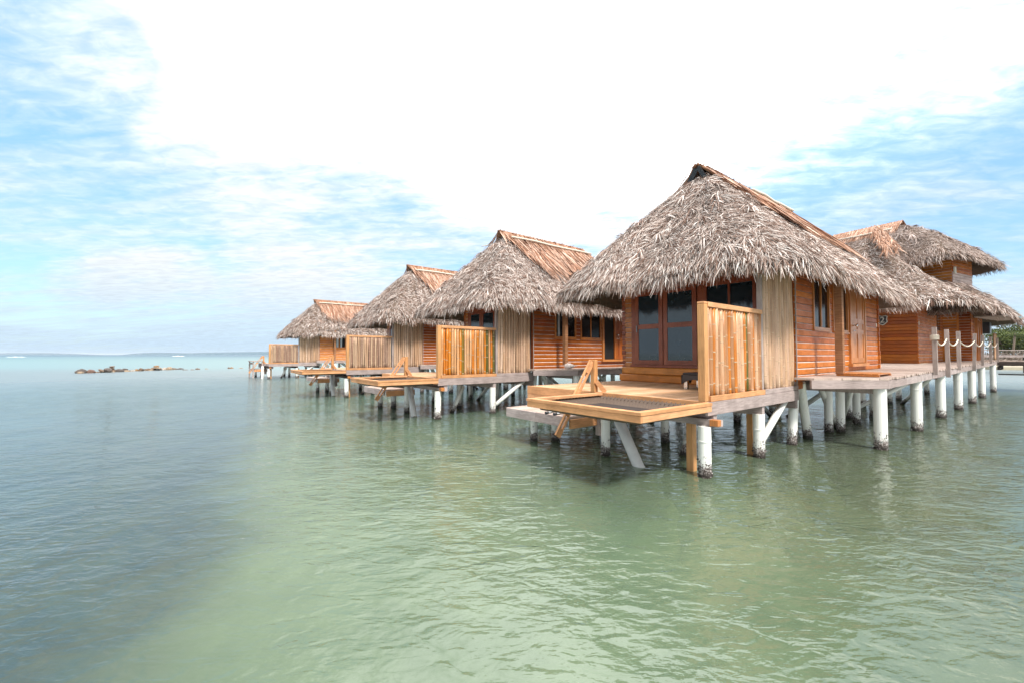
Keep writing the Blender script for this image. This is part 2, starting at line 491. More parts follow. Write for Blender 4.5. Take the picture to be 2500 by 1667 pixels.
# ------------------------------------------------------------------ mesh helpers
class MB:
    def __init__(s):
        s.v, s.f, s.mi = [], [], []

    def add(s, vs, fs, mi=0):
        o = len(s.v)
        s.v += [tuple(x) for x in vs]
        s.f += [tuple(i + o for i in f) for f in fs]
        s.mi += [mi] * len(fs)
        return s

    def box(s, x0, x1, y0, y1, z0, z1, mi=0):
        vs = [(x0, y0, z0), (x1, y0, z0), (x1, y1, z0), (x0, y1, z0), (x0, y0, z1), (x1, y0, z1), (x1, y1, z1), (x0, y1, z1)]
        fs = [(0, 3, 2, 1), (4, 5, 6, 7), (0, 1, 5, 4), (1, 2, 6, 5), (2, 3, 7, 6), (3, 0, 4, 7)]
        return s.add(vs, fs, mi)

    def bbox(s, x0, x1, y0, y1, z0, z1, c=0.006, mi=0):
        """box with chamfered vertical and top edges"""
        c = min(c, (x1 - x0) / 3, (y1 - y0) / 3, (z1 - z0) / 3)
        def ring(z, i):
            return [(x0 + i + (c if k else 0), y0 + i, z) for k in (1,)] 
        vs = []
        for z, i in ((z0, c), (z0 + c, 0), (z1 - c, 0), (z1, c)):
            vs += [(x0 + i, y0 + i, z), (x1 - i, y0 + i, z), (x1 - i, y1 - i, z), (x0 + i, y1 - i, z)]
        fs = [(0, 3, 2, 1), (12, 13, 14, 15)]
        for k in range(3):
            a = 4 * k
            for j in range(4):
                j2 = (j + 1) % 4
                fs.append((a + j, a + j2, a + 4 + j2, a + 4 + j))
        return s.add(vs, fs, mi)

    def beam(s, p0, p1, w, h, up=(0, 0, 1), mi=0):
        p0, p1 = Vector(p0), Vector(p1)
        d = (p1 - p0).normalized()
        up = Vector(up)
        a = d.cross(up)
        if a.length < 1e-4:
            a = d.cross(Vector((0, 1, 0)))
        a.normalize()
        b = a.cross(d).normalized()
        vs = []
        for p in (p0, p1):
            for i, j in ((-1, -1), (1, -1), (1, 1), (-1, 1)):
                vs.append(p + a * (w / 2 * i) + b * (h / 2 * j))
        return s.add(vs, [(0, 1, 2, 3), (7, 6, 5, 4), (0, 4, 5, 1), (1, 5, 6, 2), (2, 6, 7, 3), (3, 7, 4, 0)], mi)

    def tube(s, pts, rad, n=12, mi=0, caps=True, mis=None):
        pts = [Vector(p) for p in pts]
        if not hasattr(rad, '__len__'):
            rad = [rad] * len(pts)
        vs, fs, ms = [], [], []
        prev = None
        for i, p in enumerate(pts):
            d = (pts[min(i + 1, len(pts) - 1)] - pts[max(i - 1, 0)]).normalized()
            if prev is None:
                a = d.cross(Vector((0.3, 1, 0.1)))
                if a.length < 1e-3:
                    a = d.cross(Vector((1, 0, 0)))
            else:
                a = prev - d * prev.dot(d)
            a.normalize()
            prev = a
            b = d.cross(a)
            for k in range(n):
                t = 2 * math.pi * k / n
                vs.append(p + (a * math.cos(t) + b * math.sin(t)) * rad[i])
        for i in range(len(pts) - 1):
            for k in range(n):
                k2 = (k + 1) % n
                fs.append((i * n + k, i * n + k2, (i + 1) * n + k2, (i + 1) * n + k))
                ms.append(mis[i] if mis else mi)
        if caps:
            fs.append(tuple(range(n))[::-1])
            fs.append(tuple(range((len(pts) - 1) * n, len(pts) * n)))
            ms += [mi, mi]
        o = len(s.v)
        s.v += [tuple(x) for x in vs]
        s.f += [tuple(i + o for i in f) for f in fs]
        s.mi += ms
        return s

    def prism(s, poly, z0, z1, mi=0):
        n = len(poly)
        vs = [(x, y, z0) for x, y in poly] + [(x, y, z1) for x, y in poly]
        fs = [tuple(range(n))[::-1], tuple(range(n, 2 * n))] + [(i, (i + 1) % n, n + (i + 1) % n, n + i) for i in range(n)]
        return s.add(vs, fs, mi)

    def build(s, name, mats, parent=None, smooth=False):
        me = bpy.data.meshes.new(name)
        me.from_pydata(s.v, [], s.f)
        if not isinstance(mats, (list, tuple)):
            mats = [mats] if not any(s.mi) else [mats, M['edge_highlight']]
        for m in mats:
            me.materials.append(m)
        if len(mats) > 1:
            me.polygons.foreach_set('material_index', s.mi)
        if smooth:
            me.polygons.foreach_set('use_smooth', [True] * len(me.polygons))
        me.update()
        o = bpy.data.objects.new(name, me)
        COL.objects.link(o)
        if parent:
            o.parent = parent
        return o


def thing(name, label, cat, loc=(0, 0, 0), rz=0, group=None):
    o = bpy.data.objects.new(name, None)
    COL.objects.link(o)
    o.location = loc
    o.rotation_euler = (0, 0, rz)
    o.empty_display_size = 0.2
    o['label'] = label
    o['category'] = cat
    if group: o['group'] = group
    return o


def tag(o, label=None, cat=None, group=None, kind=None):
    if label: o['label'] = label
    if cat: o['category'] = cat
    if group: o['group'] = group
    if kind: o['kind'] = kind
    return o


# ------------------------------------------------------------------ thatch
def blades_mesh(name, mats, root, d, nrm, L, W, lift, drop, core=None, rng=None, midx=0):
    """root,d,nrm: (n,3); narrow pointed leaf strips, one island each; core: (verts, quads) of the roof body"""
    n = len(root)
    side = np.cross(d, nrm)
    side /= np.linalg.norm(side, axis=1)[:, None] + 1e-9
    roll = rng.normal(0, 0.5, n)[:, None]
    s2 = side * np.cos(roll) + nrm * np.sin(roll)
    Lc, Wc = L[:, None], W[:, None]
    up = nrm * lift[:, None]
    g = np.zeros((n, 3)); g[:, 2] = -1
    bend = side * (rng.normal(0, 0.10, n) * L)[:, None]
    p0 = root
    p1 = root + d * Lc * 0.5 + up * 0.7 + g * (drop * 0.25)[:, None] + bend * 0.3
    p2 = root + d * Lc + up + g * drop[:, None] + bend
    V = np.stack([p0 - s2 * Wc * .35, p0 + s2 * Wc * .35, p1 - s2 * Wc * .5, p1 + s2 * Wc * .5, p2 - s2 * Wc * .10, p2 + s2 * Wc * .10], axis=1).reshape(-1, 3)
    base = (np.arange(n) * 6)[:, None]
    F = np.concatenate([base + np.array([0, 1, 3, 2]), base + np.array([2, 3, 5, 4])], axis=1).reshape(-1, 4)
    mi = np.full(len(F), midx, dtype=np.int32)
    if core is not None:
        cv, cf = core
        F = np.concatenate([F, np.array(cf) + len(V)])
        V = np.concatenate([V, np.array(cv)])
        mi = np.concatenate([mi, np.full(len(cf), 1 - midx, dtype=np.int32)])
    me = bpy.data.meshes.new(name)
    me.vertices.add(len(V))
    me.vertices.foreach_set('co', V.astype(np.float32).ravel())
    me.loops.add(F.size)
    me.loops.foreach_set('vertex_index', F.astype(np.int32).ravel())
    me.polygons.add(len(F))
    me.polygons.foreach_set('loop_start', np.arange(0, F.size, 4, dtype=np.int32))
    for m_ in mats:
        me.materials.append(m_)
    me.polygons.foreach_set('material_index', mi)
    me.update(calc_edges=True)
    me.validate()
    return me


class Roof:
    """hipped thatch roof over a rounded rectangle, ridge from (r0) to (r1), all in local (x,y)"""
    def __init__(s, x0, x1, y0, y1, ze, r0, r1, zr, rad=0.75, bulge=0.02, droop=0.12):
        s.r0, s.r1, s.ze, s.zr, s.bulge, s.droop = np.array(r0, float), np.array(r1, float), ze, zr, bulge, droop
        pts = []
        rad = min(rad, (x1 - x0) / 2.2, (y1 - y0) / 2.2)
        for cx, cy, a0 in ((x1 - rad, y0 + rad, -90), (x1 - rad, y1 - rad, 0), (x0 + rad, y1 - rad, 90), (x0 + rad, y0 + rad, 180)):
            for k in range(9):
                a = R(a0 + 90 * k / 8)
                pts.append((cx + rad * math.cos(a), cy + rad * math.sin(a)))
        pts.append(pts[0])
        s.p = np.array(pts)
        seg = np.linalg.norm(np.diff(s.p, axis=0), axis=1)
        s.cum = np.concatenate([[0], np.cumsum(seg)])
        s.len = s.cum[-1]

    def E(s, q):
        return np.stack([np.interp(q % s.len, s.cum, s.p[:, 0]), np.interp(q % s.len, s.cum, s.p[:, 1])], axis=1)

    def RP(s, e):
        d = s.r1 - s.r0
        t = np.clip(((e - s.r0) @ d) / (d @ d), 0, 1)
        return s.r0 + t[:, None] * d

    def S(s, q, t):
        e = s.E(q)
        r = s.RP(e)
        xy = e + (r - e) * t[:, None]
        z = s.ze + (s.zr - s.ze) * t + s.bulge * np.sin(np.pi * np.clip(t, 0, 1)) - s.droop * np.exp(-np.clip(t, 0, 1) * 9)
        z = z + 0.035 * np.sin(q * 2.3 + 1.0) * (1 - t) + 0.025 * np.sin(q * 5.1 + 2.0) * (1 - t)
        return np.column_stack([xy, z])

    def frame(s, q, t):
        p = s.S(q, t)
        dn = s.S(q, t - 0.02) - p
        dq = s.S(q + 0.02, t) - s.S(q - 0.02, t)
        ln = np.linalg.norm(dq, axis=1)
        dn /= np.linalg.norm(dn, axis=1)[:, None] + 1e-9
        nr = np.cross(dn, dq)
        bad = ln < 1e-6
        nr /= np.linalg.norm(nr, axis=1)[:, None] + 1e-9
        nr[nr[:, 2] < 0] *= -1
        return p, dn, nr, ln / 0.04

    def core(s, tmax=1.0, thick=0.22, nq=120, nt=9):
        q = np.linspace(0, s.len, nq, endpoint=False)
        rows = []
        for k in range(nt):
            t = np.full(nq, tmax * k / (nt - 1))
            rows.append(s.S(q, t) - np.array([0, 0, 0.03]))
        for k in range(nt):
            t = np.full(nq, tmax * k / (nt - 1))
            p = s.S(q, t); p[:, 2] -= thick
            if k == 0:
                c = p[:, :2].mean(axis=0)
                p[:, :2] = c + (p[:, :2] - c) * 0.97
            rows.append(p)
        V = np.concatenate(rows)
        F = []
        for k in range(nt - 1):
            for j in range(nq):
                j2 = (j + 1) % nq
                F.append((k * nq + j, k * nq + j2, (k + 1) * nq + j2, (k + 1) * nq + j))
                a = nt * nq
                F.append((a + (k + 1) * nq + j, a + (k + 1) * nq + j2, a + k * nq + j2, a + k * nq + j))
        for j in range(nq):
            j2 = (j + 1) % nq
            F.append((nt * nq + j, nt * nq + j2, j2, j))
        return V, F

    def thatch(s, name, nb, seed, mats, tmax=0.99, size=1.0, skip=None):
        rng = np.random.default_rng(seed)
        q = rng.uniform(0, s.len, nb)
        t = rng.uniform(0.0, tmax, nb)
        p, dn, nr, ln = s.frame(q, t)
        keep = rng.uniform(0, 1, nb) < np.clip(ln, 0.03, 1)
        if skip is not None:
            keep &= ~skip(p, t)
        q, t, p, dn, nr = q[keep], t[keep], p[keep], dn[keep], nr[keep]
        n = len(q)
        # clumps of leaves lean the same way
        ph = np.sin(q * 3.1 + 4 * t + 1.3 * np.sin(q * 1.7)) + np.sin(q * 7.7 - 9 * t) * 0.7 + rng.normal(0, 0.8, n)
        ang = np.tanh(ph * 1.3) * 0.95 + rng.normal(0, 0.35, n)
        ang *= np.where(t < 0.12, 0.45, 1.0)
        side = np.cross(nr, dn)
        d = dn * np.cos(ang)[:, None] + side * np.sin(ang)[:, None]
        L = rng.uniform(0.08, 0.24, n) * size
        W = rng.uniform(0.0045, 0.014, n) * size
        long = rng.uniform(0, 1, n) < 0.03
        L[long] *= 1.5
        lift = np.abs(rng.normal(0.004, 0.030, n))
        # overlapping courses: each row stands proud at its lower edge
        fr_ = (t * 15 + 0.35 * np.sin(q * 1.3) + 0.2 * np.sin(q * 4.1)) % 1.0
        root = p + nr * (rng.uniform(-0.03, 0.03, n) + 0.024 * (1 - fr_))[:, None]
        drop = rng.uniform(0.0, 0.05, n)
        # hanging fringe at the eave, several layers deep
        nf = int(nb * 0.12)
        q2 = rng.uniform(0, s.len, nf)
        t2 = rng.uniform(-0.005, 0.06, nf)
        p2, dn2, nr2, _ = s.frame(q2, t2)
        p2[:, 2] -= rng.uniform(0, 0.11, nf)
        cl = np.sin(q2 * 9.0 + 2 * np.sin(q2 * 2.1)) * 0.4
        a2 = cl + rng.normal(0, 0.62, nf)
        side2 = np.cross(nr2, dn2)
        d2 = dn2 * np.cos(a2)[:, None] + side2 * np.sin(a2)[:, None]
        d2[:, 2] -= rng.uniform(0.0, 0.6, nf)
        d2 /= np.linalg.norm(d2, axis=1)[:, None]
        L2 = rng.uniform(0.12, 0.32, nf) * size * (0.85 + 0.3 * np.sin(q2 * 4.3) * np.sin(q2 * 1.9 + 1))
        odd = rng.uniform(0, 1, nf) < 0.012
        L2[odd] *= 1.7
        W2 = rng.uniform(0.006, 0.022, nf) * size
        lift2 = rng.normal(0.0, 0.03, nf)
        drop2 = rng.uniform(0.03, 0.16, nf)
        # loose fronds: fans of longer leaves lying on the slope
        nfr = int(90 / size)
        q3 = rng.uniform(0, s.len, nfr); t3 = rng.uniform(.06, .85, nfr) ** 1.2
        c3 = rng.normal(0, .7, nfr)
        q3, t3, c3 = (np.repeat(v_, 15) for v_ in (q3, t3, c3))
        m3 = len(q3)
        p3, dn3, nr3, _ = s.frame(q3 + rng.normal(0, .05, m3), t3 + rng.normal(0, .006, m3))
        a3 = c3 + rng.normal(0, .32, m3)
        sd3 = np.cross(nr3, dn3)
        d3 = dn3 * np.cos(a3)[:, None] + sd3 * np.sin(a3)[:, None]
        p3 = p3 + nr3 * rng.uniform(.05, .11, m3)[:, None]
        L3 = rng.uniform(.22, .42, m3) * size; W3 = rng.uniform(.012, .024, m3) * size
        lf3 = np.abs(rng.normal(.02, .04, m3)); dr3 = rng.uniform(.02, .1, m3)
        A = [np.concatenate(x) for x in ((root, p2, p3), (d, d2, d3), (nr, nr2, nr3), (L, L2, L3), (W, W2, W3), (lift, lift2, lf3), (drop, drop2, dr3))]
        return blades_mesh(name, mats, *A, core=s.core(tmax), rng=rng)


def add_mesh(name, me, parent):
    o = bpy.data.objects.new(name, me)
    COL.objects.link(o)
    o.parent = parent
    return o


def ridge_cap(rf, seed, parent, u0, u1, n=2600, tlow=0.50, slope_u=1.5, both=True):
    """brown palm sheets folded over the ridge, laid down both long sides"""
    rng = np.random.default_rng(seed)
    yc = rf.r0[1]
    ye0 = rf.p[:, 1].min(); ye1 = rf.p[:, 1].max()
    roots, ds, ns, Ls, Ws = [], [], [], [], []
    cv, cf = [], []
    for sgn, ye in ((-1, ye0), (1, ye1)):
        H = rf.zr - rf.ze
        hw = abs(ye - yc)
        sl = math.hypot(H, hw)
        dn = np.array([0, sgn * hw / sl, -H / sl])
        nr = np.array([0, sgn * H / sl, hw / sl])
        k = n // 2
        t = 1 - (1 - tlow) * rng.uniform(0, 1, k) ** 0.9
        uA = u0 + (1 - t) * slope_u
        uB = u1 + (1 - t) * 0.6
        u = uA + (uB - uA) * rng.uniform(0, 1, k)
        z = rf.ze + H * t + rf.bulge * np.sin(np.pi * t) * 0.9 + 0.11
        y = yc + sgn * hw * (1 - t)
        p = np.stack([u, y, z], 1) + nr * rng.uniform(0.02, 0.09, k)[:, None]
        a = rng.normal(0.10, 0.13, k) + 0.10 * np.sin(u * 5)
        d = dn * np.cos(a)[:, None] + np.array([1.0, 0, 0]) * np.sin(a)[:, None]
        roots.append(p); ds.append(d); ns.append(np.repeat(nr[None], k, 0))
        Ls.append(rng.uniform(0.5, 1.1, k)); Ws.append(rng.uniform(0.018, 0.05, k))
        # sheet under the strips
        nt, nu = 7, 14
        o = len(cv)
        for off in (0.0, 0.05):
            for i in range(nt):
                tt = 1 - (1 - tlow) * i / (nt - 1)
                for j in range(nu):
                    uu = (u0 + (1 - tt) * slope_u) + ((u1 + (1 - tt) * .6) - (u0 + (1 - tt) * slope_u)) * j / (nu - 1)
                    zz = rf.ze + H * tt + rf.bulge * math.sin(math.pi * tt) * .9 + 0.10
                    pp = np.array([uu, yc + sgn * hw * (1 - tt), zz]) + nr * off
                    cv.append(tuple(pp))
        m_ = nt * nu
        for i in range(nt - 1):
            for j in range(nu - 1):
                a_ = o + i * nu + j
                cf.append((a_, a_ + 1, a_ + nu + 1, a_ + nu))
                cf.append((a_ + m_, a_ + m_ + nu, a_ + m_ + nu + 1, a_ + m_ + 1))
        for i in range(nt - 1):
            for j in (0, nu - 1):
                a_ = o + i * nu + j
                cf.append((a_, a_ + nu, a_ + m_ + nu, a_ + m_))
        for j in range(nu - 1):
            a_ = o + (nt - 1) * nu + j
            cf.append((a_, a_ + 1, a_ + m_ + 1, a_ + m_))
    # short stubs standing along the ridge line
    k = n // 8
    u = rng.uniform(u0, u1, k)
    p = np.stack([u, yc + rng.uniform(-.04, .04, k), np.full(k, rf.zr + 0.05)], 1)
    sg = rng.choice([-1, 1], k)
    d = np.stack([rng.normal(0, .15, k), sg * rng.uniform(.4, .9, k), rng.uniform(.0, .25, k)], 1)
    d /= np.linalg.norm(d, axis=1)[:, None]
    roots.append(p); ds.append(d); ns.append(np.repeat(np.array([[0, 0, 1.0]]), k, 0))
    Ls.append(rng.uniform(.10, .22, k)); Ws.append(rng.uniform(.02, .05, k))
    A = [np.concatenate(x) for x in (roots, ds, ns, Ls, Ws)]
    nn = len(A[0])
    me = blades_mesh('ridge_cap', [M['thatch_brown'], M['capcore']], *A, np.abs(rng.normal(0.0, .012, nn)), rng.uniform(0, .02, nn), core=(cv, cf), rng=rng)
    return add_mesh('ridge_cap', me, parent)


# ------------------------------------------------------------------ building pieces
def siding(o, axis, norm, length, z0, z1, openings=(), rng=None, h=0.132):
    """rows of lapped boards on a vertical wall; o = (x,y) of the start, axis and norm unit (x,y)"""
    mb = MB()
    rng = rng or random.Random(1)
    z = z0
    while z < z1 - 0.02:
        zt = min(z + h, z1)
        segs = [(0, length)]
        for a0, a1, b0, b1 in openings:
            if b0 < zt - 0.01 and b1 > z + 0.01:
                new = []
                for s0, s1 in segs:
                    if a1 <= s0 or a0 >= s1:
                        new.append((s0, s1))
                    else:
                        if a0 > s0: new.append((s0, a0))
                        if a1 < s1: new.append((a1, s1))
                segs = new
        for s0, s1 in segs:
            cuts = [s0]
            if s1 - s0 > 2.6:
                cuts.append(s0 + (s1 - s0) * rng.uniform(.3, .7))
            cuts.append(s1)
            for c0, c1 in zip(cuts[:-1], cuts[1:]):
                e = 0.002
                th = 0.032 + rng.uniform(-.003, .003)
                zz = z + rng.uniform(-.002, .002)
                prof = [(0, zz), (th - .004, zz), (th, zz + .006), (th, zz + (zt - z) - .026), (th - .022, zz + (zt - z) - .003), (0, zz + (zt - z) - .002)]
                vs = []
                for a in (c0 + e, c1 - e):
                    for nn, q in prof:
                        vs.append((o[0] + axis[0] * a + norm[0] * nn, o[1] + axis[1] * a + norm[1] * nn, q))
                k = len(prof)
                fs = [tuple(range(k)), tuple(range(k, 2 * k))[::-1]] + [(i, k + i, k + (i + 1) % k, (i + 1) % k) for i in range(k)]
                mb.add(vs, fs)
                mb.mi[-3] = 1  # top bevel gets the painted highlight colour
        z = zt
    return mb


def culms(x0, x1, y, z0, z1, rng, rmin=.034, rmax=.045, axis='x', flip=-1):
    """row of upright bamboo culms with nodes"""
    mb = MB()
    x = x0
    while x < x1 - rmin:
        r = rng.uniform(rmin, rmax)
        x += r
        if x + r > x1 + .01: break
        pts, rad, mis = [], [], []
        z = z0 + rng.uniform(-.0, .02)
        zt = z1 - rng.uniform(0, .03)
        ph, am = rng.uniform(0, 6), rng.uniform(.003, .009)
        first = True
        nxt = z + rng.uniform(.08, .3)
        def P(zz): return (x + am * math.sin(zz * 2.4 + ph), y + .006 * math.sin(zz * 3 + ph * 2), zz)
        pts.append(P(z)); rad.append(r)
        taper = rng.uniform(-.06, .02)
        while nxt < zt - .06:
            rr = r * (1 + taper * (nxt - z0))
            for dz_, k in ((-.024, 1.0), (-.009, 1.005), (0, 1.07), (.009, 1.005), (.024, 1.0)):
                if nxt + dz_ > pts[-1][2] + .004:
                    mis.append(1 if -.001 < dz_ < .01 else 0)
                    pts.append(P(nxt + dz_)); rad.append(rr * k)
            nxt += rng.uniform(.26, .50)
        mis.append(0)
        pts.append(P(zt)); rad.append(r * (1 + taper * (zt - z0)))
        mb.tube(pts, rad, 8, mis=mis)
        x += r + .007
    return mb


def pile(parent, x, y, zt, r=.088, lean=(0, 0), zb=-1.3, collar=True, crust=True, rng=random):
    """sleeved pile; lean = offset of the top relative to the waterline"""
    mb = MB()
    def at(z):
        f = z / zt
        return (x + lean[0] * f, y + lean[1] * f, z)
    zs = [zb, 0.0, zt]
    if collar:
        c = zt - .20 - rng.uniform(0, .1)
        mb.tube([at(zb), at(0), at(c), at(c + .004), at(c + .02), at(c + .024), at(zt)], [r, r, r, r * 1.07, r * 1.08, r * 1.02, r * 1.03], 20)
    else:
        mb.tube([at(zb), at(0), at(zt * .5), at(zt)], r, 20)
    if crust:
        for _ in range(150):
            a = rng.uniform(0, 6.283)
            z = rng.uniform(.0, 1.0) ** 1.6 * .34
            q = at(z)
            sx = rng.uniform(.008, .022)
            ex = rng.uniform(-.2, .012)
            c = Vector((q[0] + (r + .004) * math.cos(a), q[1] + (r + .004) * math.sin(a), z))
            vs = [c + Vector((rng.uniform(-sx, sx), rng.uniform(-sx, sx), rng.uniform(-sx, sx) * 1.3)) for _ in range(4)]
            mb.add(vs, [(0, 1, 2), (0, 2, 3), (0, 3, 1), (1, 3, 2)], 1)
    return mb.build('pile', [M['sleeve'], M['oyster']], parent)


def window(parent, o, axis, norm, a0, a1, z0, z1, mull=1, fr=.06, mat='trim_orange', curtain=None, glass='glass'):
    """frame + mullions + pane standing in a wall"""
    ax, ay = axis; nx, ny = norm
    def bx(mb, s0, s1, n0, n1, q0, q1):
        c = [(o[0] + ax * s + nx * n_, o[1] + ay * s + ny * n_) for s, n_ in ((s0, n0), (s1, n0), (s1, n1), (s0, n1))]
        mb.prism(c, q0, q1)
    w_ = thing_part('window', parent)
    mb = MB()
    bx(mb, a0, a0 + fr, -.01, .055, z0, z1)
    bx(mb, a1 - fr, a1, -.01, .055, z0, z1)
    bx(mb, a0 + fr, a1 - fr, -.01, .053, z0, z0 + fr)
    bx(mb, a0 + fr, a1 - fr, -.01, .053, z1 - fr, z1)
    bx(mb, a0 - .02, a1 + .02, -.005, .07, z0 - .035, z0)
    for k in range(mull):
        c = a0 + (a1 - a0) * (k + 1) / (mull + 1)
        bx(mb, c - .022, c + .022, -.01, .04, z0 + fr, z1 - fr)
    f = mb.build('frame', M[mat], w_)
    mb = MB()
    bx(mb, a0 + fr * .5, a1 - fr * .5, .004, .012, z0 + fr * .5, z1 - fr * .5)
    mb.build('pane', M[glass], w_)
    if curtain:
        mb = MB()
        for c0, c1 in curtain:
            bx(mb, a0 + (a1 - a0) * c0, a0 + (a1 - a0) * c1, .013, .016, z0 + fr, z1 - fr)
        mb.build('curtain', M['curtain'], w_)
    return w_


def thing_part(name, parent):
    o = bpy.data.objects.new(name, None)
    COL.objects.link(o)
    o.parent = parent
    o.empty_display_size = .1
    return o


def pts_box(mb, poly, z0, z1, mi=0):
    return mb.prism(poly, z0, z1, mi)


# ------------------------------------------------------------------ the stilt hut
ZD, SH, LB, LS, WD, UF = 1.122, 1.486, 3.54, 2.015, 4.057, 3.45
UR = 9.93
BH_ROOF = dict(x0=1.42, x1=11.0, y0=-.72, y1=4.98, ze=3.56, r0=(3.95, WD / 2), r1=(8.2, WD / 2), zr=6.31)


def hut(idx, x, y, th, dz_, screen_mat, label, blades, bladesize, gable='black_plastic', side='siding', net=True, deck_mat='decking', pole_from=3.9, detail=True):
    rng = random.Random(100 + idx)
    H = thing('stilt_hut', label, 'hut', (x, y, dz_), R(90 - th), 'thatched huts on piles over the lagoon')
    # --- deck
    mb = MB()
    v = 0.0
    while v < WD - .01:
        w_ = min(.14, WD - v)
        mb.bbox(.04, UF - .01, v + .003, v + w_ - .003, ZD - .04, ZD + rng.uniform(-.002, .002), .004)
        v += .14
    mb.build('deck', M[deck_mat], H)
    mb = MB()
    mb.bbox(0, .038, -.002, WD + .04, ZD - .17, ZD + .004, .004)
    mb.bbox(.002, .036, 2.0, WD + .038, ZD - .34, ZD - .174, .004)
    mb.bbox(.04, UF, WD + .002, WD + .04, ZD - .17, ZD - .002, .004)
    mb.build('deck_fascia', M['pine'] if detail or idx == 1 else M['grey'], H)
    mb = MB()
    mb.bbox(-.01, LB + .02, -.045, -.004, ZD - .20, ZD - .004, .004)
    mb.build('side_beam', M['grey'], H)
    mb = MB()
    for u in (.25, 1.95, 3.5):
        mb.bbox(u - .05, u + .05, -.02, WD, ZD - .36, ZD - .205, .005)
    mb.bbox(.08, .20, -.16, WD * .5, ZD - .36, ZD - .26, .005)
    for u in (5.8, 7.9, 9.8):
        mb.bbox(u - .05, u + .05, -.02, WD, 1.10, 1.27, .005)
    for v in (.1, 2.0, 3.9):
        mb.bbox(3.56, UR - .05, v - .04, v + .04, 1.272, 1.40, .005)
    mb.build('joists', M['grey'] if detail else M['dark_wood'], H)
    mb = MB()
    mb.box(3.6, UR - .1, .12, WD - .1, 1.402, 1.44)
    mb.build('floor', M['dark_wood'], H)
    # --- bamboo privacy screen
    S = thing_part('bamboo_screen', H)
    mb = MB()
    mb.bbox(0.0, .105, .0, .105, ZD + .004, ZD + SH - .035, .006)
    mb.build('post', M['pine_post'], S)
    mb = MB()
    mb.bbox(0.0, .105, .0, .105, ZD + SH - .032, ZD + SH, .004)
    mb.bbox(.108, LS, -.01, .03, ZD + SH - .075, ZD + SH, .004)
    mb.build('top_rail', M['pine'], S)
    mb = MB()
    mb.bbox(.108, LS, -.035, .0, ZD + .0, ZD + .085, .004)
    mb.build('bottom_rail', M['pine'], S)
    mb = MB(); mb.bbox(.108, LS - .004, .094, .102, ZD + .09, ZD + SH - .08, .002)  # dark sheet added behind the culms to paint shade into the gaps
    mb.build('gap_shade_sheet', M['dark_wood'], S)
    culms(.112, LS, .045, ZD + .01, ZD + SH - .06, rng).build('culms', [M[screen_mat], M['node']], S, True)
    # --- tall bamboo wing wall
    B = thing_part('bamboo_wall', H)
    mb = MB(); mb.bbox(LS + .09, LB, .098, .108, ZD + .02, 3.7, .002)  # added dark sheet, gives the wing wall's gaps their shade
    mb.build('gap_shade_sheet', M['dark_wood'], B)
    culms(LS + .10, LB, .04, ZD + .01, 3.75, rng, .04, .056).build('culms', [M['bamboo_old'], M['node']], B, True)
    mb = MB()
    mb.bbox(LS + .012, LS + .085, .02, .09, ZD + .002, 3.7, .005)
    mb.build('edge_post', M['grey_post'], B)
    mb = MB()
    mb.bbox(LB + .003, LB + .022, -.03, .08, ZD - .02, 3.7, .004)
    mb.build('edge_post', M['grey_post'], B)
    mb = MB()
    mb.bbox(LS + .004, LB + .04, -.035, -.004, ZD + .0, ZD + .085, .004)
    mb.build('bottom_rail', M['grey'], B)
    # --- walls
    zt = 3.95
    sid = M[side]
    # side wall, facing -v
    ops = [(4.55 - LB, 5.62 - LB, 2.36, 3.5), (5.86 - LB, 7.02 - LB, 2.36, 3.5), (7.07 - LB, 8.50 - LB, 1.62, 3.72)]
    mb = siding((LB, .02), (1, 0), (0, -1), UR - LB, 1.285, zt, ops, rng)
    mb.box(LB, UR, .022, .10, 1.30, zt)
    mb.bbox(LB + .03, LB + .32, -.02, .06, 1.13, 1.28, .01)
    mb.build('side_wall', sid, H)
    for a0, a1, cur in ((4.55, 5.62, [(.56, .60)]), (5.86, 7.02, None)):
        if idx == 3: cur = [(.3, .45), (.6, .72)]
        if idx == 1 and a0 < 5: cur = [(.15, .24)]
        window(H, (0, .02), (1, 0), (0, -1), a0, a1, 2.36, 3.5, 1, .055, 'trim_orange', cur, 'glass_dark')
    # front door on the side wall
    D = thing_part('door', H)
    mb = MB()
    mb.bbox(7.07, 7.17, -.06, .05, 1.58, 3.72, .005)
    mb.bbox(8.40, 8.50, -.06, .05, 1.58, 3.72, .005)
    mb.bbox(7.17, 8.40, -.05, .05, 3.62, 3.72, .005)
    mb.bbox(7.02, 8.55, -.10, .02, 1.52, 1.60, .005)
    mb.build('frame', M['trim_orange'], D)
    if idx == 1:
        mb = MB(); mb.box(7.18, 7.80, .0, .02, 1.60, 3.62)
        mb.build('doorway', M['black'], D)
        d0, d1 = 7.80, 8.38
    else:
        d0, d1 = 7.20, 8.38
    mb = MB()
    mb.bbox(d0, d1, -.03, .005, 1.61, 3.61, .004)
    mb.box(d0, d0 + .10, -.045, -.031, 1.615, 3.605)
    mb.box(d1 - .10, d1, -.045, -.031, 1.615, 3.605)
    mb.box((d0 + d1) / 2 - .05, (d0 + d1) / 2 + .05, -.044, -.031, 1.615, 3.605)
    for z in (1.615, 2.35, 2.62, 3.49):
        mb.box(d0 + .10, d1 - .10, -.042, -.031, z, z + .12)
    mb.build('leaf', M['trim_orange'] if idx != 1 else M['siding_dark'], D)
    mb = MB()
    mb.tube([(d0 + .14, -.03, 2.55), (d0 + .14, -.11, 2.55)], .016, 10)
    mb.tube([(d0 + .14, -.09, 2.55), (d0 + .14, -.12, 2.55), (d0 + .14, -.145, 2.55)], [.02, .036, .02], 10)
    mb.build('door_knob', M['steel'], D, True)
    mb = MB()
    mb.tube([(d0 + .12, -.05, 2.42), (d0 + .25, -.07, 2.42)], .012, 8)
    mb.build('handle', M['steel'], D, True)
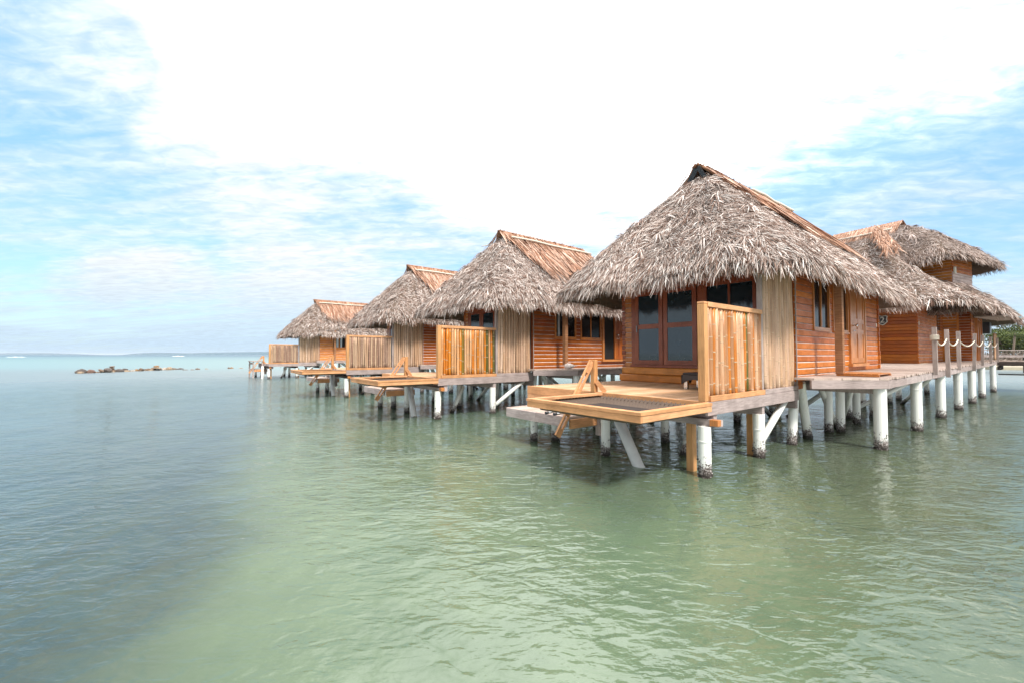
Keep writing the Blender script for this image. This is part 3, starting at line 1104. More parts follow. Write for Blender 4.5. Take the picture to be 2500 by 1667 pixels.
    # front wall facing -u, sliding doors and a window
    ops = [(.62, 3.70, 1.50, 3.55)]
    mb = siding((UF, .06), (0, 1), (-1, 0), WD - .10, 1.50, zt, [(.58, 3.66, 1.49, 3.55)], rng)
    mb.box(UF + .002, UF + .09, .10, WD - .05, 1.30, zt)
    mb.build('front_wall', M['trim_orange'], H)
    mb = MB()
    mb.bbox(UF - .16, UF + .0, .10, WD + .06, ZD + .002, ZD + .185, .02)
    mb.bbox(UF - .10, UF + .0, .10, WD + .02, ZD + .19, ZD + .37, .02)
    mb.build('step', M['siding_bright'] if idx == 0 else sid, H)
    mb = MB()
    mb.bbox(UF - .045, UF - .005, 3.68, 3.80, 1.50, 3.6, .004)
    mb.bbox(UF - .05, UF - .005, 1.78, 1.94, 1.50, 3.6, .004)
    mb.bbox(UF - .048, UF - .005, .56, .66, 1.50, 3.6, .004)
    mb.bbox(UF - .052, UF - .005, .60, 3.70, 3.44, 3.58, .004)
    mb.bbox(UF - .08, UF - .005, .56, 3.82, 1.498, 1.56, .004)
    mb.build('door_frame', M['trim'], H)
    def slider(v0, v1, off, rails):
        P_ = thing_part('sliding_door', H)
        mb = MB()
        u0_, u1_ = UF - off - .035, UF - off
        z0, z1 = 1.565, 3.435
        mb.bbox(u0_, u1_, v0, v0 + .11, z0, z1, .004)
        mb.bbox(u0_, u1_, v1 - .11, v1, z0, z1, .004)
        for za, zb in rails:
            mb.bbox(u0_ + .001, u1_ - .001, v0 + .11, v1 - .11, za, zb, .003)
        mb.build('frame', M['trim'], P_)
        mb = MB()
        mb.box(u0_ + .012, u0_ + .02, v0 + .10, v1 - .10, z0 + .05, z1 - .05)
        mb.build('pane', M['glass'], P_)
        return P_
    rails = [(1.566, 1.68), (2.48, 2.60), (3.34, 3.434)]
    pa = slider(2.86, 3.68, .02, rails)
    pb = slider(1.95, 2.82, .045 if idx == 0 else .02, rails)
    mb = MB(); mb.bbox(UF - .075, UF - .057, 3.60, 3.63, 2.40, 2.58, .004)
    mb.build('handle', M['dull_metal'], pa)
    window(H, (UF, 0), (0, 1), (-1, 0), .66, 1.78, 2.0, 3.44, 1, .06, 'trim')
    # left and rear walls
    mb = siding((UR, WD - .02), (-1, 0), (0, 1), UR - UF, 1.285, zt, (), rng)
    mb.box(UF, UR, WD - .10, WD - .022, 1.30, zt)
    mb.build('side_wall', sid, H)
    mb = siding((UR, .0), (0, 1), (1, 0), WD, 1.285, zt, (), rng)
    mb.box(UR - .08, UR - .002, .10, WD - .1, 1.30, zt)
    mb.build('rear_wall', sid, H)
    # corner trims with notched board ends
    mb, mc = MB(), MB()
    z = 1.29
    while z < 3.6:
        mb.bbox(UF - .03 - rng.uniform(0, .012), UF + .05, WD - .06, WD + .05 + rng.uniform(0, .02), z, z + .12, .008)
        mc.bbox(UR - .04, UR + .04, -.04 - rng.uniform(0, .012), .03, z, z + .12, .008)
        z += .132
    mc.build('corner_boards', sid, H)
    mb.build('corner_boards', M['trim'] if idx == 0 else sid, H)
    mb = MB()
    mb.bbox(9.72, 9.79, -.022, -.005, 2.62, 2.72, .004)
    mb.build('light_switch', M['socket'], H)
    # porch post and eave beams
    mb = MB()
    mb.bbox(4.54, 4.67, -.52, -.39, 1.42, 3.72, .01)
    mb.build('porch_post', M['wrapped'], H)
    mb = MB()
    mb.bbox(3.3, UR + .1, -.50, -.42, 3.64, 3.76, .01)
    mb.bbox(1.75, 1.83, -.3, WD + .3, 3.56, 3.66, .01)
    for k in range(9):
        u = 3.4 + k * .8
        mb.beam((u, -.62, 3.58), (u, .6, 4.90), .05, .07)
        mb.beam((u, WD + .62, 3.58), (u, WD - .6, 4.90), .05, .07)
    for k in range(6):
        v = .3 + k * .7
        mb.beam((1.62, v, 3.60), (2.9, v + (WD / 2 - v) * .5, 4.9), .05, .07)
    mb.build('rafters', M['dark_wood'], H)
    # --- roof
    rf = Roof(**BH_ROOF)
    def skip(p, t):
        yc = WD / 2
        sidef = (np.abs(p[:, 1] - yc) > 0) & (t > .56) & (p[:, 0] > 4.0 + (1 - t) * 1.6) & (p[:, 0] < 8.2)
        return sidef
    me = rf.thatch('roof', blades, 10 + idx, [M['thatch'], M['core']], .985, bladesize, skip)
    ro = add_mesh('roof', me, H)
    cap = ridge_cap(rf, 50 + idx, ro, 3.60, 8.25, 3600 if idx < 2 else 2200, .46, 1.45)
    mb = MB()
    for sgn in (-1, 1):
        yy = WD / 2 + sgn * .46
        pts = []
        for k in range(9):
            u = pole_from + (8.3 - pole_from) * k / 8
            pts.append((u, yy + .012 * math.sin(k * 2.1 + idx), 6.31 - .165 + .012 * math.sin(k * 1.3 + sgn)))
        mb.tube(pts, .036, 10)
    mb.build('ridge_pole', M['white_pipe'], ro, True)
    # gable closure under the front of the cap
    mb = MB()
    yc = WD / 2
    gz = 6.31
    for u0_, u1_ in ((3.74, 3.77),):
        vs = [(u0_ - .10, yc - .62, gz - .72), (u0_ - .10, yc + .62, gz - .72), (u0_ + .12, yc, gz + .02), (u1_ - .02, yc - .62, gz - .72), (u1_ - .02, yc + .62, gz - .72), (u1_ + .16, yc, gz + .02)]
        mb.add(vs, [(0, 1, 2), (5, 4, 3), (0, 3, 4, 1), (1, 4, 5, 2), (2, 5, 3, 0)])
    if idx == 0:
        # folded sheet peeling off the ridge
        mb.beam((3.62, yc + .02, gz + .0), (3.70, yc + .34, gz - .42), .12, .012, (1, .2, 0))
        mb.beam((3.60, yc - .04, gz + .02), (3.66, yc - .20, gz - .30), .10, .012, (1, -.2, 0))
    mb.build('gable_sheet', M[gable], ro)
    if idx in (0, 1):
        mb = MB()
        if idx == 0:
            mb.tube([(3.0, 3.70, 5.0), (3.1, 3.2, 5.05), (3.4, 2.6, 5.1)], .03, 8)
        else:
            mb.tube([(3.55, 3.05, 6.02), (3.75, 2.2, 6.0)], .018, 8)
        mb.build('roof_batten', M['white_pipe'], ro)
    # --- hanging net frame, stair rail, landing
    if net:
        Fm = thing_part('net_frame', H)
        z1 = ZD + .004
        a0, a1, b0, b1 = -1.75, -.045, -.12, 2.0
        fm = M['pine']
        mb = MB()
        mb.bbox(a0, a0 + .04, b0, b1, z1 - .130, z1 - .042, .004)
        mb.bbox(a0 + .042, a1, b0, b0 + .04, z1 - .130, z1 - .042, .004)
        mb.bbox(a0 + .042, a1, b1 - .04, b1, z1 - .130, z1 - .042, .004)
        mb.build('side_boards', fm, Fm)
        mb = MB()
        c_ = .10
        mb.prism([(a0 - .01, b0 - .01), (a0 - .01, b1 + .01), (a0 + c_, b1 - c_), (a0 + c_, b0 + c_)], z1 - .04, z1)
        mb.prism([(a0 - .01, b0 - .01), (a0 + c_, b0 + c_), (a1, b0 + c_), (a1, b0 - .01)], z1 - .04, z1)
        mb.prism([(a0 - .01, b1 + .01), (a1, b1 + .01), (a1, b1 - c_), (a0 + c_, b1 - c_)], z1 - .04, z1)
        mb.build('cap_boards', fm, Fm)
        # net: sagging sheet laced to the frame
        mb = MB()
        nx_, ny_ = 18, 22
        e0, e1, f0, f1 = a0 + .06, a1 - .02, b0 + .06, b1 - .06
        vs, fs = [], []
        for lay in (0, 1):
            for i in range(nx_ + 1):
                for j in range(ny_ + 1):
                    s_, t_ = i / nx_, j / ny_
                    de = min(s_ * 1.7, (1 - s_) * 1.7, t_ * 2.1, (1 - t_) * 2.1)
                    sag = .115 * (1 - math.exp(-de / .03)) + .03 * math.sin(math.pi * s_) * math.sin(math.pi * t_)
                    vs.append((e0 + (e1 - e0) * s_, f0 + (f1 - f0) * t_, z1 - .06 - sag - lay * .008))
            o_ = lay * (nx_ + 1) * (ny_ + 1)
            for i in range(nx_):
                for j in range(ny_):
                    a_ = o_ + i * (ny_ + 1) + j
                    fs.append((a_, a_ + ny_ + 1, a_ + ny_ + 2, a_ + 1))
        mb.add(vs, fs)
        for lay in (0, 1):
            for i in range(nx_):
                for j in range(ny_):
                    mb.mi[lay * nx_ * ny_ + i * ny_ + j] = 1 if 1 <= i < nx_ - 1 and 1 <= j < ny_ - 1 else 0
        for k in range(26):
            t_ = (k + .5) / 26
            mb.tube([(a1 + .0, f0 + (f1 - f0) * t_, z1 - .045), (a1 - .05, f0 + (f1 - f0) * t_ + .02, z1 - .10)], .008, 5)
            if k < 20:
                u_ = e0 + (e1 - e0) * (k + .5) / 20
                mb.tube([(u_, b1 - .045, z1 - .045), (u_ + .02, b1 - .07, z1 - .10)], .008, 5)
        mb.build('net', [M['net'], M['net_floor']], Fm, True)
    # stair rail: newel post, long slotted board going down to the water, short strut
    Rl = thing_part('stair_rail', H)
    pv = 2.12
    mb = MB()
    mb.bbox(-.02, .08, pv, pv + .09, ZD + .002, ZD + .60, .006)
    mb.build('newel_post', M['pine_post'], Rl)
    mb = MB()
    p0, p1 = Vector((-.03, pv + .05, ZD + .57)), Vector((-.93, pv + .05, .40))
    d_ = (p1 - p0)
    w2 = .05
    for off in (-.045, .045):
        mb.beam(p0 + Vector((off * .8, 0, -off * .55)), p1 + Vector((off * .8, 0, -off * .55)), .04, .032)
    for a_, b_ in ((0, .16), (.38, .46), (.62, .74), (.9, 1.0)):
        mb.beam(p0 + d_ * a_, p0 + d_ * b_, .038, .10)
    mb.build('stringer', M['pine'], Rl)
    mb = MB()
    mb.beam((.02, pv - .02, ZD + .20), (.12, pv - .14, ZD + .005), .05, .08)
    mb.build('strut', M['pine'], Rl)
    L_ = thing_part('landing', H)
    mb = MB()
    v = 2.22
    while v < 3.96:
        mb.bbox(-.64, .34, v + .003, v + .137, .66, .70 + rng.uniform(-.002, .002), .004)
        v += .14
    mb.build('planks', M['grey_plank'], L_)
    mb = MB()
    mb.bbox(-.68, -.642, 2.2, 3.05, .52, .702, .004)
    mb.bbox(-.68, -.642, 3.055, 3.98, .52, .701, .004)
    mb.bbox(-.64, .34, 3.965, 4.0, .53, .698, .004)
    mb.build('fascia', M['grey'], L_)
    mb = MB()
    mb.bbox(-.60, .34, 2.165, 2.205, .49, .655, .004)
    mb.build('end_board', M['pine'], L_)
    mb = MB()
    mb.bbox(.10, .24, 2.10, 2.20, .30, .95, .006)
    mb.bbox(.12, .22, 2.2, 3.9, .46, .60, .006)
    mb.build('bracket', M['grey_post'], L_)
    if idx == 3:
        mb = MB()
        mb.bbox(-.75, .0, 2.1, 3.9, 1.27, 1.33, .006)
        for a_, b_ in ((-.70, 2.15), (-.70, 3.8), (-.08, 2.15)):
            mb.bbox(a_, a_ + .09, b_, b_ + .09, -.6, 1.268, .006)
        mb.bbox(-.70, -.66, 2.25, 3.79, 1.05, 1.2, .004)
        mb.build('raised_platform', M['grey_post'], H)
    # --- piles
    zdk = ZD - .36
    pile(H, .02, .03, zdk, .092, rng=rng)
    pile(H, 1.93, .05, zdk + .02, .092, rng=rng)
    pile(H, 3.56, .10, 1.12, .085, (.14, -.02), collar=False, rng=rng)
    pile(H, 4.72, .18, 1.25, .085, (-.75, -.12), collar=False, rng=rng)
    pile(H, -.10, 1.79, zdk + .1, .08, rng=rng)
    pile(H, -.26, 3.57, .52, .075, rng=rng, collar=False)
    pile(H, .10, 3.3, zdk, .085, rng=rng)
    pile(H, 1.80, 1.81, zdk, .08, rng=rng)
    pile(H, 1.85, 3.7, zdk, .08, rng=rng)
    for u, v in ((3.6, 2.0), (3.6, 3.9), (5.8, .12), (5.75, 2.1), (5.8, 3.9), (7.9, .1), (7.85, 2.0), (7.9, 3.9), (9.75, .15), (9.8, 2.1), (9.7, 3.9)):
        pile(H, u + rng.uniform(-.08, .08), v + rng.uniform(-.06, .06), 1.10, .085, collar=rng.random() < .4, rng=rng)
    mb = MB()
    # raking brace at the front corner, running on under water
    mb.tube([(-.12, 1.60, ZD - .22), (-.24, .99, 0), (-.255, .92, -.06)], .088, 20)
    rp = mb.build('raking_pile', M['sleeve_clean'], H, True)
    mb = MB()
    mb.tube([(-.255, .92, -.06), (-.36, .45, -.45)], .086, 20)
    mb.build('pile_foot', M['sludge'], rp, True)
    for p0, p1 in (((3.2, .08, .93), (1.98, .10, .18)), ((5.4, .15, 1.15), (6.9, .2, -.1)), ((5.9, 2.1, 1.1), (7.6, 1.9, -.1)), ((3.7, 2.1, 1.1), (3.7, 3.6, -.1)), ((7.9, .4, 1.1), (8.0, 1.8, -.1)), ((9.6, 2.2, 1.1), (8.3, 2.1, -.1)), ((1.4, .9, .80), (.9, 1.0, -.3))):
        mb = MB()
        mb.tube([p0, p1], .062, 14)
        mb.build('brace', M['sleeve'], H, True)
    mb = MB()
    mb.bbox(.13, .25, .28, .38, -1.2, zdk, .006)
    mb.build('timber_post', M['pine_post'], H)
    mb = MB()
    mb.bbox(2.03, 2.13, .20, .30, -1.2, zdk, .006)
    mb.build('timber_post', M['pine_post'], H)
    mb = MB()
    mb.bbox(.02, .12, -.17, -.05, ZD - .345, ZD - .25, .006)
    mb.build('beam_end', M['trim_orange'], H)
    if idx == 0:
        mb = MB()
        mb.bbox(.13, .16, 2.22, 2.40, .49, .78, .004)
        mb.build('painted_board', M['white_paint'], H)
    return H


HUTS = [(2.851, 6.219, 52.3, -.02), (-2.076, 11.772, 51.5, .014), (-7.039, 17.877, 51.5, .021), (-18.147, 31.367, 49.5, -.014)]
h1 = hut(0, *HUTS[0], 'bamboo_tan', 'nearest and largest thatched hut, pale tan bamboo screen and dark glass sliding doors', 240000, 1.0, 'black_plastic', 'siding', pole_from=5.6)
h2 = hut(1, *HUTS[1], 'bamboo_orange', 'second hut, bright orange and green bamboo screen, white sheet at the gable', 160000, 1.0, 'white_sheet', 'siding_dark')
h3 = hut(2, *HUTS[2], 'bamboo_brown', 'third hut with brown bamboo screen, its roof partly behind the orange screened hut', 60000, 1.15, 'black_plastic', 'siding_dark', detail=False, deck_mat='decking')
h4 = hut(3, *HUTS[3], 'bamboo_brown', 'farthest and smallest thatched hut at the left end of the row', 34000, 1.3, 'black_plastic', 'siding_bright', detail=False, net=False)


def l1(u, v, z=0.0, k=0):
    x, y, th, _ = HUTS[k]
    t = R(th)
    return Vector((x + math.sin(t) * u - math.cos(t) * v, y + math.cos(t) * u + math.sin(t) * v, z))


RZ1 = R(90 - HUTS[0][2])

# ------------------------------------------------------------------ boardwalk beside the near hut
def walk(k, label, zf, ulast, posts, group='boardwalks beside the huts'):
    x, y, th, _ = HUTS[k]
    rng = random.Random(7 + k)
    Wk = thing('boardwalk', label, 'boardwalk', (x, y, 0), R(90 - th), group)
    mb = MB()
    # planks run across
    u = 3.28
    while u < ulast:
        def vo(uu):
            if uu < 4.4: return -.38 - (uu - 3.28) * .77
            return -1.24 - (uu - 4.4) * .008
        def vi(uu): return -.06 if uu < 10.05 else 1.1 if uu < 16.3 else -.06
        z = zf(u)
        e = rng.uniform(-.02, .02)
        p = [(u + .003, vo(u) + e), (u + .137, vo(u + .14) + e), (u + .137, vi(u)), (u + .003, vi(u))]
        mb.prism(p, z - .04, z + rng.uniform(-.003, .003))
        u += .14
    mb.build('planks', M['grey_plank'], Wk)
    mb = MB()
    # front face of the platform, then the rim joist, in lengths
    mb.beam((3.26, -.34, zf(3) - .12), (4.40, -1.22, zf(4) - .12), .05, .16)
    u = 4.42
    while u < ulast - .3:
        u2 = min(u + 1.55, ulast)
        mb.beam((u, -1.21 - (u - 4.4) * .008, zf(u) - .125), (u2 - .01, -1.21 - (u2 - 4.4) * .008, zf(u2) - .125), .05, .15)
        u = u2
    u = 4.6
    while u < ulast:
        mb.beam((u, -1.15, zf(u) - .13), (u, .0, zf(u) - .13), .05, .14)
        u += .9
    mb.build('rim_joist', M['grey'], Wk)
    for uu in np.arange(4.45, ulast, 3.2):
        mb = MB()
        mb.beam((uu, -1.1, zf(uu) - .25), (uu, 1.0 if uu > 10 else .3, zf(uu) - .25), .10, .12)
        mb.build('cross_beam', M['grey_post'], Wk)
    for i, (u, v) in enumerate([(4.45, -1.10), (7.66, -1.13), (10.99, -1.14), (13.9, -1.2), (17.0, -1.25), (20.4, -1.25), (24.8, -1.3)]):
        if u < ulast:
            pile(Wk, u, v, zf(u) - .19, .105, (0, .0), collar=(i % 2 == 1), rng=rng)
    for (u, v) in [(6.1, -.05), (9.0, .5), (10.6, .8), (12.7, 1.0), (14.4, .6), (16.5, .7), (18.2, .4), (21.0, .5)]:
        if u < ulast:
            pile(Wk, u, v, zf(u) - .25, .09, (rng.uniform(-.1, .1), .0), collar=False, rng=rng)
    for (p0, p1) in (((6.6, -.2, 1.15), (8.3, .5, -.1)), ((10.4, -.8, 1.15), (9.3, .9, -.1)), ((13.6, -.7, 1.15), (14.8, .4, -.1))):
        if p0[0] < ulast and ulast > 12:
            mb = MB(); mb.tube([p0, p1], .06, 12)
            mb.build('brace', M['sleeve'], Wk, True)
    return Wk


zf1 = lambda u: 1.36 + max(0, u - 4.4) * .0078
wk = walk(0, 'long grey boardwalk with roped posts running back from the nearest hut', zf1, 26.6, None)
wk2 = walk(1, 'short boardwalk along the side of the orange screened hut', lambda u: 1.33, 12.5, None)
wk3 = walk(2, 'boardwalk platform beside the third hut', lambda u: 1.33, 11.5, None)
wk4 = walk(3, 'boardwalk platform beside the farthest hut', lambda u: 1.33, 11.5, None)

# rope posts (photo pixel x of the foot, pixel x of the head) found on the outer edge of the boardwalk
postu = [(8.8, .0), (10.75, .03), (12.8, .0), (16.4, -.08), (19.0, -.06), (22.2, -.03), (25.6, 0.0)]
heads = []
for i, (u, ln) in enumerate(postu):
    v = -1.30 - (u - 4.4) * .006
    zb = zf1(u)
    mb = MB()
    low = .24 if i in (1, 3) else .10
    mb.beam((u, v, zb - low), (u + ln * 1.5, v + ln * .6, zb + 1.09), .088, .088, (1, 0, 0))
    mb.build('rope_post', M['grey_post'], wk)
    heads.append(Vector((u + ln * 1.2, v + ln * .5, zb + .84)))
mb = MB()
mb.beam((11.25, .55, zf1(11) - .02), (11.20, .62, zf1(11) + 1.02), .11, .11, (1, 0, 0))
mb.build('rope_post', M['grey_post'], wk)
for a, b_ in zip(heads[:-1], heads[1:]):
    pts = []
    for k in range(15):
        t = k / 14
        p = a.lerp(b_, t)
        p.z -= .20 * 4 * t * (1 - t)
        pts.append(p)
    mb = MB(); mb.tube(pts, .018, 10)
    mb.build('rope', M['rope'], wk, True)
mb = MB()
kn = heads[0]
for k in range(4):
    mb.tube([kn + Vector((-.07, -.07 + .0 * k, -.05 + .03 * k)), kn + Vector((-.07, .07, -.06 + .03 * k)), kn + Vector((.07, .07, -.05 + .03 * k)), kn + Vector((.07, -.07, -.055 + .03 * k)), kn + Vector((-.07, -.08, -.05 + .03 * k))], .014, 8)
k2 = Vector((11.25, .54, zf1(11) + .82))
for k in range(3):
    mb.tube([k2 + Vector((-.07, -.07, .03 * k)), k2 + Vector((.07, -.08, .03 * k)), k2 + Vector((.08, .07, .03 * k)), k2 + Vector((-.07, .07, .03 * k))], .02, 8)
mb.tube([k2 + Vector((.05, -.09, .0)), k2 + Vector((.09, -.11, -.12)), k2 + Vector((.09, -.10, -.42))], [.02, .022, .03], 8)
mb.tube([k2, k2 + Vector((-.7, .1, -.12)), k2 + Vector((-1.35, .0, -.16))], .016, 8)
mb.build('rope_knot', M['rope'], wk, True)

# wooden door mat in front of the porch post
mt = MB()
for k in range(6):
    mt.bbox(-.50, .50, -.33 + k * .112, -.33 + k * .112 + .104, .035, .062, .006)
mt.bbox(-.50, -.44, -.34, .34, 0, .034, .004)
mt.bbox(.44, .50, -.34, .34, 0, .034, .004)
mato = mt.build('wooden_mat', M['trim_orange'])
mato.location = l1(5.05, -.74, zf1(5) + .004)
mato.rotation_euler = (0, 0, RZ1)
tag(mato, 'low slatted wooden mat lying on the boardwalk at the foot of the porch post', 'mat')

# ------------------------------------------------------------------ two-storey lodge behind
T1 = RZ1
lg = thing('thatched_lodge', 'two-storey thatched timber lodge behind the nearest hut, number shield on its dark wall', 'lodge', tuple(l1(0, 0, 0)), T1)
rng = random.Random(5)
zt = 3.9
mb = siding((16.4, .1), (0, 1), (-1, 0), 5.5, 1.43, zt, (), rng)
mb.box(16.402, 16.5, .12, 5.5, 1.43, zt)
mb.build('front_wall', [M['siding_dark']], lg)
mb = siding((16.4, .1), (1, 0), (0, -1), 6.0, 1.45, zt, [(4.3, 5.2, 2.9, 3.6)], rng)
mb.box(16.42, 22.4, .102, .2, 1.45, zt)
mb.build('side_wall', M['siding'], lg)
mb = MB(); mb.box(20.75, 21.55, .06, .09, 2.9, 3.6)
mb.build('window', M['glass'], lg)
mb = MB(); mb.bbox(16.55, 16.62, .05, .07, 2.95, 3.08, .004)
mb.build('light_switch', M['socket'], lg)
# number shield
mb = MB()
sh = [(-.20, .20), (-.13, .25), (0, .21), (.13, .25), (.20, .20), (.17, .05), (.20, -.08), (.10, -.20), (0, -.25), (-.10, -.20), (-.20, -.08), (-.17, .05)]
def plate(mb, poly, u0, u1, cy, cz, s=1.0):
    n_ = len(poly)
    vs = [(u0, cy - a * s, cz + b_ * s) for a, b_ in poly] + [(u1, cy - a * s, cz + b_ * s) for a, b_ in poly]
    mb.add(vs, [tuple(range(n_)), tuple(range(n_, 2 * n_))[::-1]] + [(i, (i + 1) % n_, n_ + (i + 1) % n_, n_ + i) for i in range(n_)])
plate(mb, sh, 16.30, 16.365, 1.10, 3.18, .8)
sg = mb.build('number_shield', M['sign_white'], lg)
mb = MB(); plate(mb, sh, 16.292, 16.31, 1.10, 3.18, .68)
mb.build('shield_face', M['black_plastic'], sg)
cu = bpy.data.curves.new('number', 'FONT')
cu.body = '2'; cu.size = .32; cu.extrude = .006; cu.align_x = 'CENTER'; cu.align_y = 'CENTER'
to = bpy.data.objects.new('number', cu)
COL.objects.link(to)
dg = bpy.context.evaluated_depsgraph_get()
tme = bpy.data.meshes.new_from_object(to.evaluated_get(dg))
bpy.data.objects.remove(to)
num = bpy.data.objects.new('number', tme)
tme.materials.clear(); tme.materials.append(M['sign_white'])
COL.objects.link(num)
num.parent = sg
num.location = (16.284, 1.10, 3.18)
num.rotation_euler = (R(90), 0, R(-90))
# projecting porch blocks further along
mb = siding((22.4, -.38), (0, 1), (-1, 0), .55, 1.48, 4.1, (), rng)
mb.box(22.402, 23.4, -.36, 3, 1.48, 4.1)
mb.build('porch_wall', M['siding_bright'], lg)
mb = MB(); mb.bbox(22.36, 22.40, -.46, -.38, 1.48, 3.9, .005)
mb.bbox(22.2, 22.34, .02, .10, 1.46, 3.0, .005)
mb.build('corner_post', M['siding_bright'], lg)
# lower roof
rl = Roof(15.5, 24.5, -1.6, 7.0, 3.92, (19.0, 2.0), (21.5, 3.0), 7.2, 1.0, -.38)
ml = rl.thatch('lower_roof', 60000, 31, [M['thatch'], M['core']], .99, 1.3)
add_mesh('lower_roof', ml, lg)
# upper storey (its own slight turn)
UPA = Vector((18.6, 17.2, 0))
up = thing_part('upper_storey', lg)
up.matrix_parent_inverse = Matrix.Identity(4)
# place in lodge-local coordinates
rel = Matrix.Rotation(-T1, 4, 'Z') @ Matrix.Translation(-l1(0, 0, 0)) @ UPA
up.location = rel
up.rotation_euler = (0, 0, R(90 - 62) - T1)
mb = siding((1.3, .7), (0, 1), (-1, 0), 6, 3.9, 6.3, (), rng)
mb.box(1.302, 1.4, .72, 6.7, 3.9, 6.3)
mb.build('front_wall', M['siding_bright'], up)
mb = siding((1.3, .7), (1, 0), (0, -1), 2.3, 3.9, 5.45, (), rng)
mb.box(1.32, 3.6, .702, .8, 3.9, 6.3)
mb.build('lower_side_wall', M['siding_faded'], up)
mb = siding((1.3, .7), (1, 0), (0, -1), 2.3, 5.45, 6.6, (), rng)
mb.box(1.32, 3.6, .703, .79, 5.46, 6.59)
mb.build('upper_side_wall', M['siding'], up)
mb = MB(); mb.bbox(1.34, 1.46, .60, .66, 5.35, 5.65, .004)
mb.build('corner_box', M['socket'], up)
ru = Roof(0, 5.9, 0, 8.5, 6.15, (2.6, 3.0), (2.6, 5.6), 8.35, 1.2, .22)
mu = ru.thatch('upper_roof', 50000, 33, [M['thatch_dark'], M['core']], .99, 1.35)
add_mesh('upper_roof', mu, up)
# brown cap along its ridge (runs across): both slopes
rng_ = np.random.default_rng(3)
k = 1500
yy = rng_.uniform(2.75, 5.8, k); tt = rng_.uniform(0, 1, k)
sgx = np.where(rng_.uniform(0, 1, k) < .5, -1.0, 1.0)
pp = np.stack([2.6 + sgx * tt * .75, yy, 8.55 - tt * .55], 1)
dd = np.stack([sgx * .72 + 0 * yy, rng_.normal(0, .08, k), -.66 + 0 * yy], 1)
dd /= np.linalg.norm(dd, axis=1)[:, None]
nn_ = np.stack([sgx * .66, 0 * yy, .72 + 0 * yy], 1)
cvv = [(2.6, 2.75, 8.52), (2.6, 5.8, 8.52), (1.6, 5.8, 7.72), (1.6, 2.75, 7.72), (3.6, 5.8, 7.72), (3.6, 2.75, 7.72)]
meu = blades_mesh('ridge_cap', [M['thatch_brown'], M['capcore']], pp, dd, nn_, rng_.uniform(.3, .6, k), rng_.uniform(.02, .05, k), np.abs(rng_.normal(0, .02, k)), rng_.uniform(0, .03, k), core=(cvv, [(0, 1, 2, 3), (1, 0, 5, 4)]), rng=rng_)
add_mesh('ridge_cap', meu, up)
mb = MB(); mb.tube([(1.78, 2.9, 8.02), (1.76, 4.2, 7.98), (1.78, 5.8, 8.02)], .035, 8)
mb.build('ridge_pole', M['white_pipe'], up, True)
# brown valley sheets where the two roofs meet
k = 260
pb = np.stack([rng_.uniform(17.7, 19.6, k), np.zeros(k), np.zeros(k)], 1)
sfr = (pb[:, 0] - 17.7) / 1.9
pb[:, 1] = 1.0 + sfr * 1.0 + rng_.uniform(-.25, .25, k)
pb[:, 2] = 6.15 + sfr * 1.55 + .22
db = np.stack([-.5 + rng_.normal(0, .1, k), rng_.normal(-.25, .25, k), -.8 + 0 * sfr], 1)
db /= np.linalg.norm(db, axis=1)[:, None]
mev = blades_mesh('valley_cap', [M['thatch_brown']], pb, db, np.repeat(np.array([[-.6, -.4, .7]]), k, 0), rng_.uniform(.3, .7, k), rng_.uniform(.02, .05, k), np.abs(rng_.normal(.01, .02, k)), rng_.uniform(0, .03, k), rng=rng_)
add_mesh('valley_cap', mev, lg)

# ------------------------------------------------------------------ far cabin at the right edge
cb = thing('thatched_cabin', 'low thatched cabin at the right end of the boardwalk, under a wide dark eave', 'cabin', tuple(l1(0, 0, 0)), T1)
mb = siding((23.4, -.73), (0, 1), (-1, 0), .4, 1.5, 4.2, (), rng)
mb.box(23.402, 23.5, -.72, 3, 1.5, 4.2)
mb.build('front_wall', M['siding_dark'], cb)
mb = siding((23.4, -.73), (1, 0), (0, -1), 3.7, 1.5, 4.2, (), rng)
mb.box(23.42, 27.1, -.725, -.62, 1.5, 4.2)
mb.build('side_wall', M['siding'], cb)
mb = MB()
for u in (24.4, 25.3, 26.3):
    mb.bbox(u, u + .12, -.90, -.78, 1.5, 4.0, .006)
mb.build('verandah_posts', M['trim_orange'], cb)
mb = MB()
mb.box(27.1, 29.5, -.2, 3, 1.5, 4.3)
mb.build('recess_wall', M['dark_wood'], cb)
culms(27.2, 29.4, -.3, 1.5, 3.6, random.Random(4)).build('bamboo_wall', [M['bamboo_old'], M['node']], cb, True)
mb = MB(); mb.bbox(27.3, 28.3, -1.1, -.5, 2.9, 3.5, .02)
mb.build('cooling_unit', M['black_plastic'], cb)
mb = MB(); mb.beam((21.0, -1.5, 3.42), (26.0, -1.9, 3.50), .9, .05); mb.build('porch_sheet', M['grey_post'], cb)
mb = MB(); mb.beam((22.0, -1.98, 3.47), (24.4, -2.2, 3.50), .12, .03); mb.build('sheet_edge', M['teal'], cb)
rc = Roof(18.5, 30.5, -2.05, 5, 3.80, (22.5, 1.5), (26, 1.5), 6.6, 1.4)
add_mesh('roof', rc.thatch('roof', 40000, 41, [M['thatch_dark'], M['core']], .99, 1.5), cb)
bs = culms(0, 1.3, 0, 0, 1.45, random.Random(8)).build('bamboo_fence', [M['bamboo_tan'], M['node']], None, True)
bs.location = l1(28.6, -1.15, 1.5)
bs.rotation_euler = (0, 0, T1)
tag(bs, 'short yellowish bamboo fence panel at the far right end of the boardwalk', 'fence')

